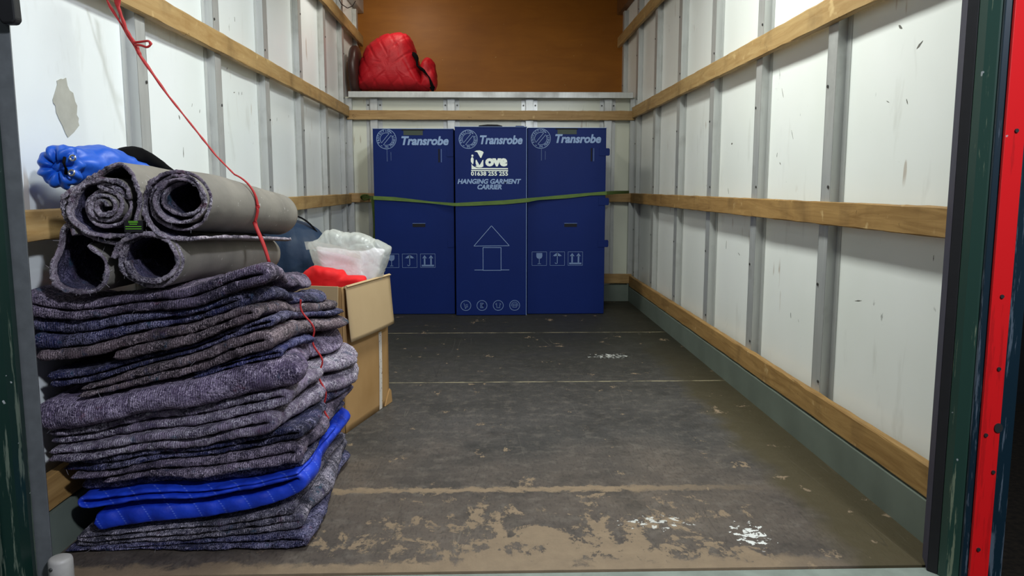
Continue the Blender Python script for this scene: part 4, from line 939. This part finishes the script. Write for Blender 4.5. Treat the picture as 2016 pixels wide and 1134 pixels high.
# ------------------------------------------------------------------ green ratchet strap
m = NT('green_webbing', .7, 0, .3); n = m.noise(m.co(scale=(.3, 1, 1)), 60, 4); m.color(m.mix(n, lin(98, 124, 56), lin(66, 86, 42))); m.bump(n, .3, .001); M_gs = m.m
t = empty('ratchet_strap', (0, 5.04, .76)); tag(t, 'green webbing strap stretched across the three blue wardrobe boxes', 'strap'); l0 = Vector(t.location)
key = [(-.93, 5.690, .768, .008), (-.85, 5.55, .768, .010), (-.758, 5.108, .770, .012), (-.62, 5.105, .763, .012), (-.5, 5.100, .752, .009), (-.38, 5.095, .740, .006), (-.222, 5.050, .727, .010), (-.1, 5.047, .732, .012), (.1, 5.047, .742, .013), (.24, 5.046, .755, .013), (.32, 5.070, .765, .009), (.5, 5.090, .778, .012), (.66, 5.092, .794, .009), (.765, 5.094, .800, .012), (.86, 5.30, .803, .011), (1.005, 5.62, .803, .010)]
V = []; kk = np.array(key); s_ = np.linspace(0, len(key)-1, 120)
for i, q in enumerate(s_):
    x, y, z, h = [np.interp(q, np.arange(len(key)), kk[:, a]) for a in range(4)]; tw = .004*math.sin(q*2.3)
    V += [(x-l0.x, y-l0.y-.0012+tw*.3*0, z-l0.z-h), (x-l0.x, y-l0.y-.0012, z-l0.z+h), (x-l0.x, y-l0.y+.0008, z-l0.z+h), (x-l0.x, y-l0.y+.0008, z-l0.z-h)]
Fc = [(4*i+a, 4*i+(a+1) % 4, 4*(i+1)+(a+1) % 4, 4*(i+1)+a) for i in range(119) for a in range(4)]+[(3, 2, 1, 0), (476, 477, 478, 479)]
mesh_obj('webbing', V, Fc, M_gs, t)
V = []
for i in range(30):
    q = i/29; x = -.775+.012*math.sin(q*3); z = .775-.36*q; y = 5.10+.25*(1-q)*0+.10
    V += [(x-.012-l0.x, y-l0.y, z-l0.z), (x+.012-l0.x, y-.002-l0.y, z-l0.z), (x+.012-l0.x, y-l0.y, z-l0.z), (x-.012-l0.x, y+.002-l0.y, z-l0.z)]
Fc = [(4*i+a, 4*i+(a+1) % 4, 4*(i+1)+(a+1) % 4, 4*(i+1)+a) for i in range(29) for a in range(4)]+[(3, 2, 1, 0), (116, 117, 118, 119)]
mesh_obj('loose_tail', V, Fc, M_gs, t)
b = MB(); b.tube([(-.90+.03*math.cos(a)-l0.x, 5.68+.012*math.sin(2*a)-l0.y, .765+.018*math.sin(a)-l0.z) for a in np.linspace(0, 6.28, 24)], .005, 8); b.build('knot', M_gs, t, True)

# ------------------------------------------------------------------ red strap lashing the pile to the wall
m = NT('red_webbing', .6, 0, .3); n = m.noise(m.co(scale=(1, 1, .3)), 70, 3); m.color(m.mix(n, lin(196, 52, 50), lin(150, 34, 38))); m.bump(n, .3, .001); M_rs = m.m
t = empty('lashing_strap', (-.9, 2.06, 1.1)); tag(t, 'red strap running from the upper left rail down over the mat rolls', 'strap'); l0 = Vector(t.location)
w3 = lambda u, v, Y: (at(u, v, Y)[0], Y, at(u, v, Y)[1])
def dens(L, n=60):
    L = np.array(L, float); return [tuple(np.interp(q, np.arange(len(L)), L[:, a]) for a in range(3)) for q in np.linspace(0, len(L)-1, n)]
def smooth(P, it=3):
    P = np.array(P)
    for _ in range(it): P[1:-1] = (P[:-2]+2*P[1:-1]+P[2:])/4
    return P
b = MB(); 
main = dens([w3(196, -34, 2.05), w3(215, 10, 2.06), w3(250, 66, 2.07), w3(275, 108, 2.07)], 30); b.tube(main, [.0055+.0015*math.sin(i*.7) for i in range(30)], 8, flat=.55)
main = dens([w3(228, -34, 2.05), w3(232, 12, 2.06), w3(249, 60, 2.065), w3(268, 90, 2.07), w3(276, 110, 2.07), w3(330, 187, 2.07), w3(390, 262, 2.07), w3(425, 306, 2.06), (-.6595, 2.05, .872)], 90)
b.tube(main, [np.interp(i, [0, 22, 44, 60, 89], [.0075, .0085, .008, .0048, .0034])*(1+.15*math.sin(i*1.1)) for i in range(90)], 8, flat=.5)
# short loop of the knot; a turn of strap round the rail
b.tube(smooth(dens([(-.992, 2.06, 1.36), (-.992, 2.06, 1.415), (-1.0, 2.055, 1.420), (-1.02, 2.05, 1.420)], 24)), .006, 8, flat=.6); b.tube(smooth(dens([(-.992, 2.035, 1.36), (-.992, 2.035, 1.415), (-1.0, 2.04, 1.420), (-1.02, 2.045, 1.420)], 24)), .006, 8, flat=.6)
b.tube(smooth(dens([w3(262, 84, 2.06), w3(280, 82, 2.06), w3(293, 80, 2.06), w3(298, 87, 2.058), w3(290, 94, 2.056), w3(278, 89, 2.056), w3(266, 88, 2.058)], 40), 6), .0048, 8, flat=.6)
o = b.build('upper_strap', M_rs, t, True); o.location = -l0
# over roll and down
b = MB(); over = []
for a in np.linspace(100, 8, 22):
    r_ = .086; over.append((-.706+r_*math.cos(math.radians(a)), 2.05, .804-.02+r_*math.sin(math.radians(a))))
hug = [(-.693+.0895*math.cos(math.radians(a)), 2.05, .789+.0895*math.sin(math.radians(a))) for a in np.linspace(68, -30, 24)]
sp_ = dens(hug+[w3(515, 468, 2.035), w3(524, 495, 2.03), w3(530, 517, 2.03)], 90)
b.tube(smooth(sp_, 12), [np.interp(i, [0, 25, 60, 89], [.0034, .0045, .0062, .0062]) for i in range(90)], 8, flat=.6)
o = b.build('middle_strap', M_rs, t, True); o.location = -l0
b = MB(); tw = []
for z in np.linspace(.545, .22, 40): tw.append((float(side_x(np.array(z), np.array(2.05)))-.010+.007*math.sin(z*70), 2.047, z))
b.tube(dens(tw, 160), .0026, 6); o = b.build('twine', M_rs, t, True); o.location = -l0

# ------------------------------------------------------------------ red quilted bundle on the ledge
m = NT('red_quilted_nylon', .55, 0, .4); n = m.noise(m.co(), 14, 4, .6, .6); m.color(m.mix(n, lin(200, 22, 38), lin(172, 14, 28)))
m.bump(n, .6, .012); M_rq = m.m
t = empty('quilted_bundle', (-.68, 6.0, 1.512)); tag(t, 'red quilted bundle with a dark strap, lying on the metal ledge', 'bundle'); l0 = Vector(t.location)
RYb = 5.98
def quilt(V):
    a = V[:, 0]*1.0+V[:, 2]*.55; b_ = V[:, 2]-.8*V[:, 0]+.6*(V[:, 0]+.7)**2
    return -.007*np.exp(-((np.mod(a*1.0, .10)-.05)/.007)**2)-.005*np.exp(-((np.mod(b_, .13)-.065)/.008)**2)+.012*np.exp(-((V[:, 0]+.60)/.02)**2)*0
body = [(704, 178), (702, 158), (704, 138), (713, 112), (727, 92), (746, 77), (768, 67), (788, 65), (804, 67), (812, 78), (816, 95), (822, 115), (828, 140), (838, 160), (846, 178), (846, 181), (770, 181)]
o = heap('quilted_cover', ap(body, RYb), RYb, .20, M_rq, t, 3, .011, 9, bulge=.40, sub=150, rows=60, creases=quilt); o.location = -l0
sidep = [(826, 180), (830, 150), (826, 128), (834, 116), (846, 116), (856, 130), (861, 150), (862, 170), (858, 181)]
o = heap('quilted_cover', ap(sidep, RYb), RYb-.03, .13, M_rq, t, 6, .012, 22, bulge=.45, sub=80, rows=40); o.location = -l0
b = MB(); st = dens([w3(814, 104, 5.86), w3(820, 114, 5.83), w3(822, 130, 5.81), w3(834, 139, 5.80), w3(845, 152, 5.79), w3(851, 170, 5.79), w3(852, 180, 5.80)], 50)
b.tube(st, [.016+.007*math.sin(i*.35) for i in range(50)], 8, flat=.5); o = b.build('strap', M_blackcloth, t, True); o.location = -l0
for o in t.children:
    me = o.data
    co = np.empty(len(me.vertices)*3); me.vertices.foreach_get('co', co); co = co.reshape(-1, 3); co[:, 2] = np.maximum(co[:, 2], 1.513); co[:, 0] = np.maximum(co[:, 0], -1.0)
    me.vertices.foreach_set('co', co.ravel())
# dark round cushion against the wall
m = NT('dark_maroon_vinyl', .4); m.color(lin(64, 38, 34)); M_mar = m.m
V = []; n = 48; pr = [(.02, -.03), (.12, -.034), (.165, -.028), (.178, -.012), (.178, .012), (.165, .028), (.12, .034), (.02, .03)]
for r_, x in pr:
    for j in range(n): V.append((x, r_*math.cos(2*math.pi*j/n), r_*math.sin(2*math.pi*j/n)))
Fc = [(i*n+j, i*n+(j+1) % n, (i+1)*n+(j+1) % n, (i+1)*n+j) for i in range(len(pr)-1) for j in range(n)]+[tuple(range(n))[::-1], tuple(range((len(pr)-1)*n, len(pr)*n))]
o = mesh_obj('round_cushion', V, Fc, M_mar, None, True); o.location = (-.985, 5.93, 1.512+.18); o.rotation_euler = (0, 0, 0)
tag(o, 'dark maroon round cushion standing on the ledge between the left wall and the red bundle', 'cushion')
# thin cable sagging below the roof edge at the back left
b = MB(); b.tube(dens([w3(664, -8, 5.3), w3(672, 8, 5.5), w3(684, 16, 5.75), w3(694, 12, 5.9), w3(700, 2, 6.0)], 40), .003, 6)
tag(b.build('cable', M_rubber, None, True), 'thin black cable drooping from the roof edge at the far left corner', 'cable')
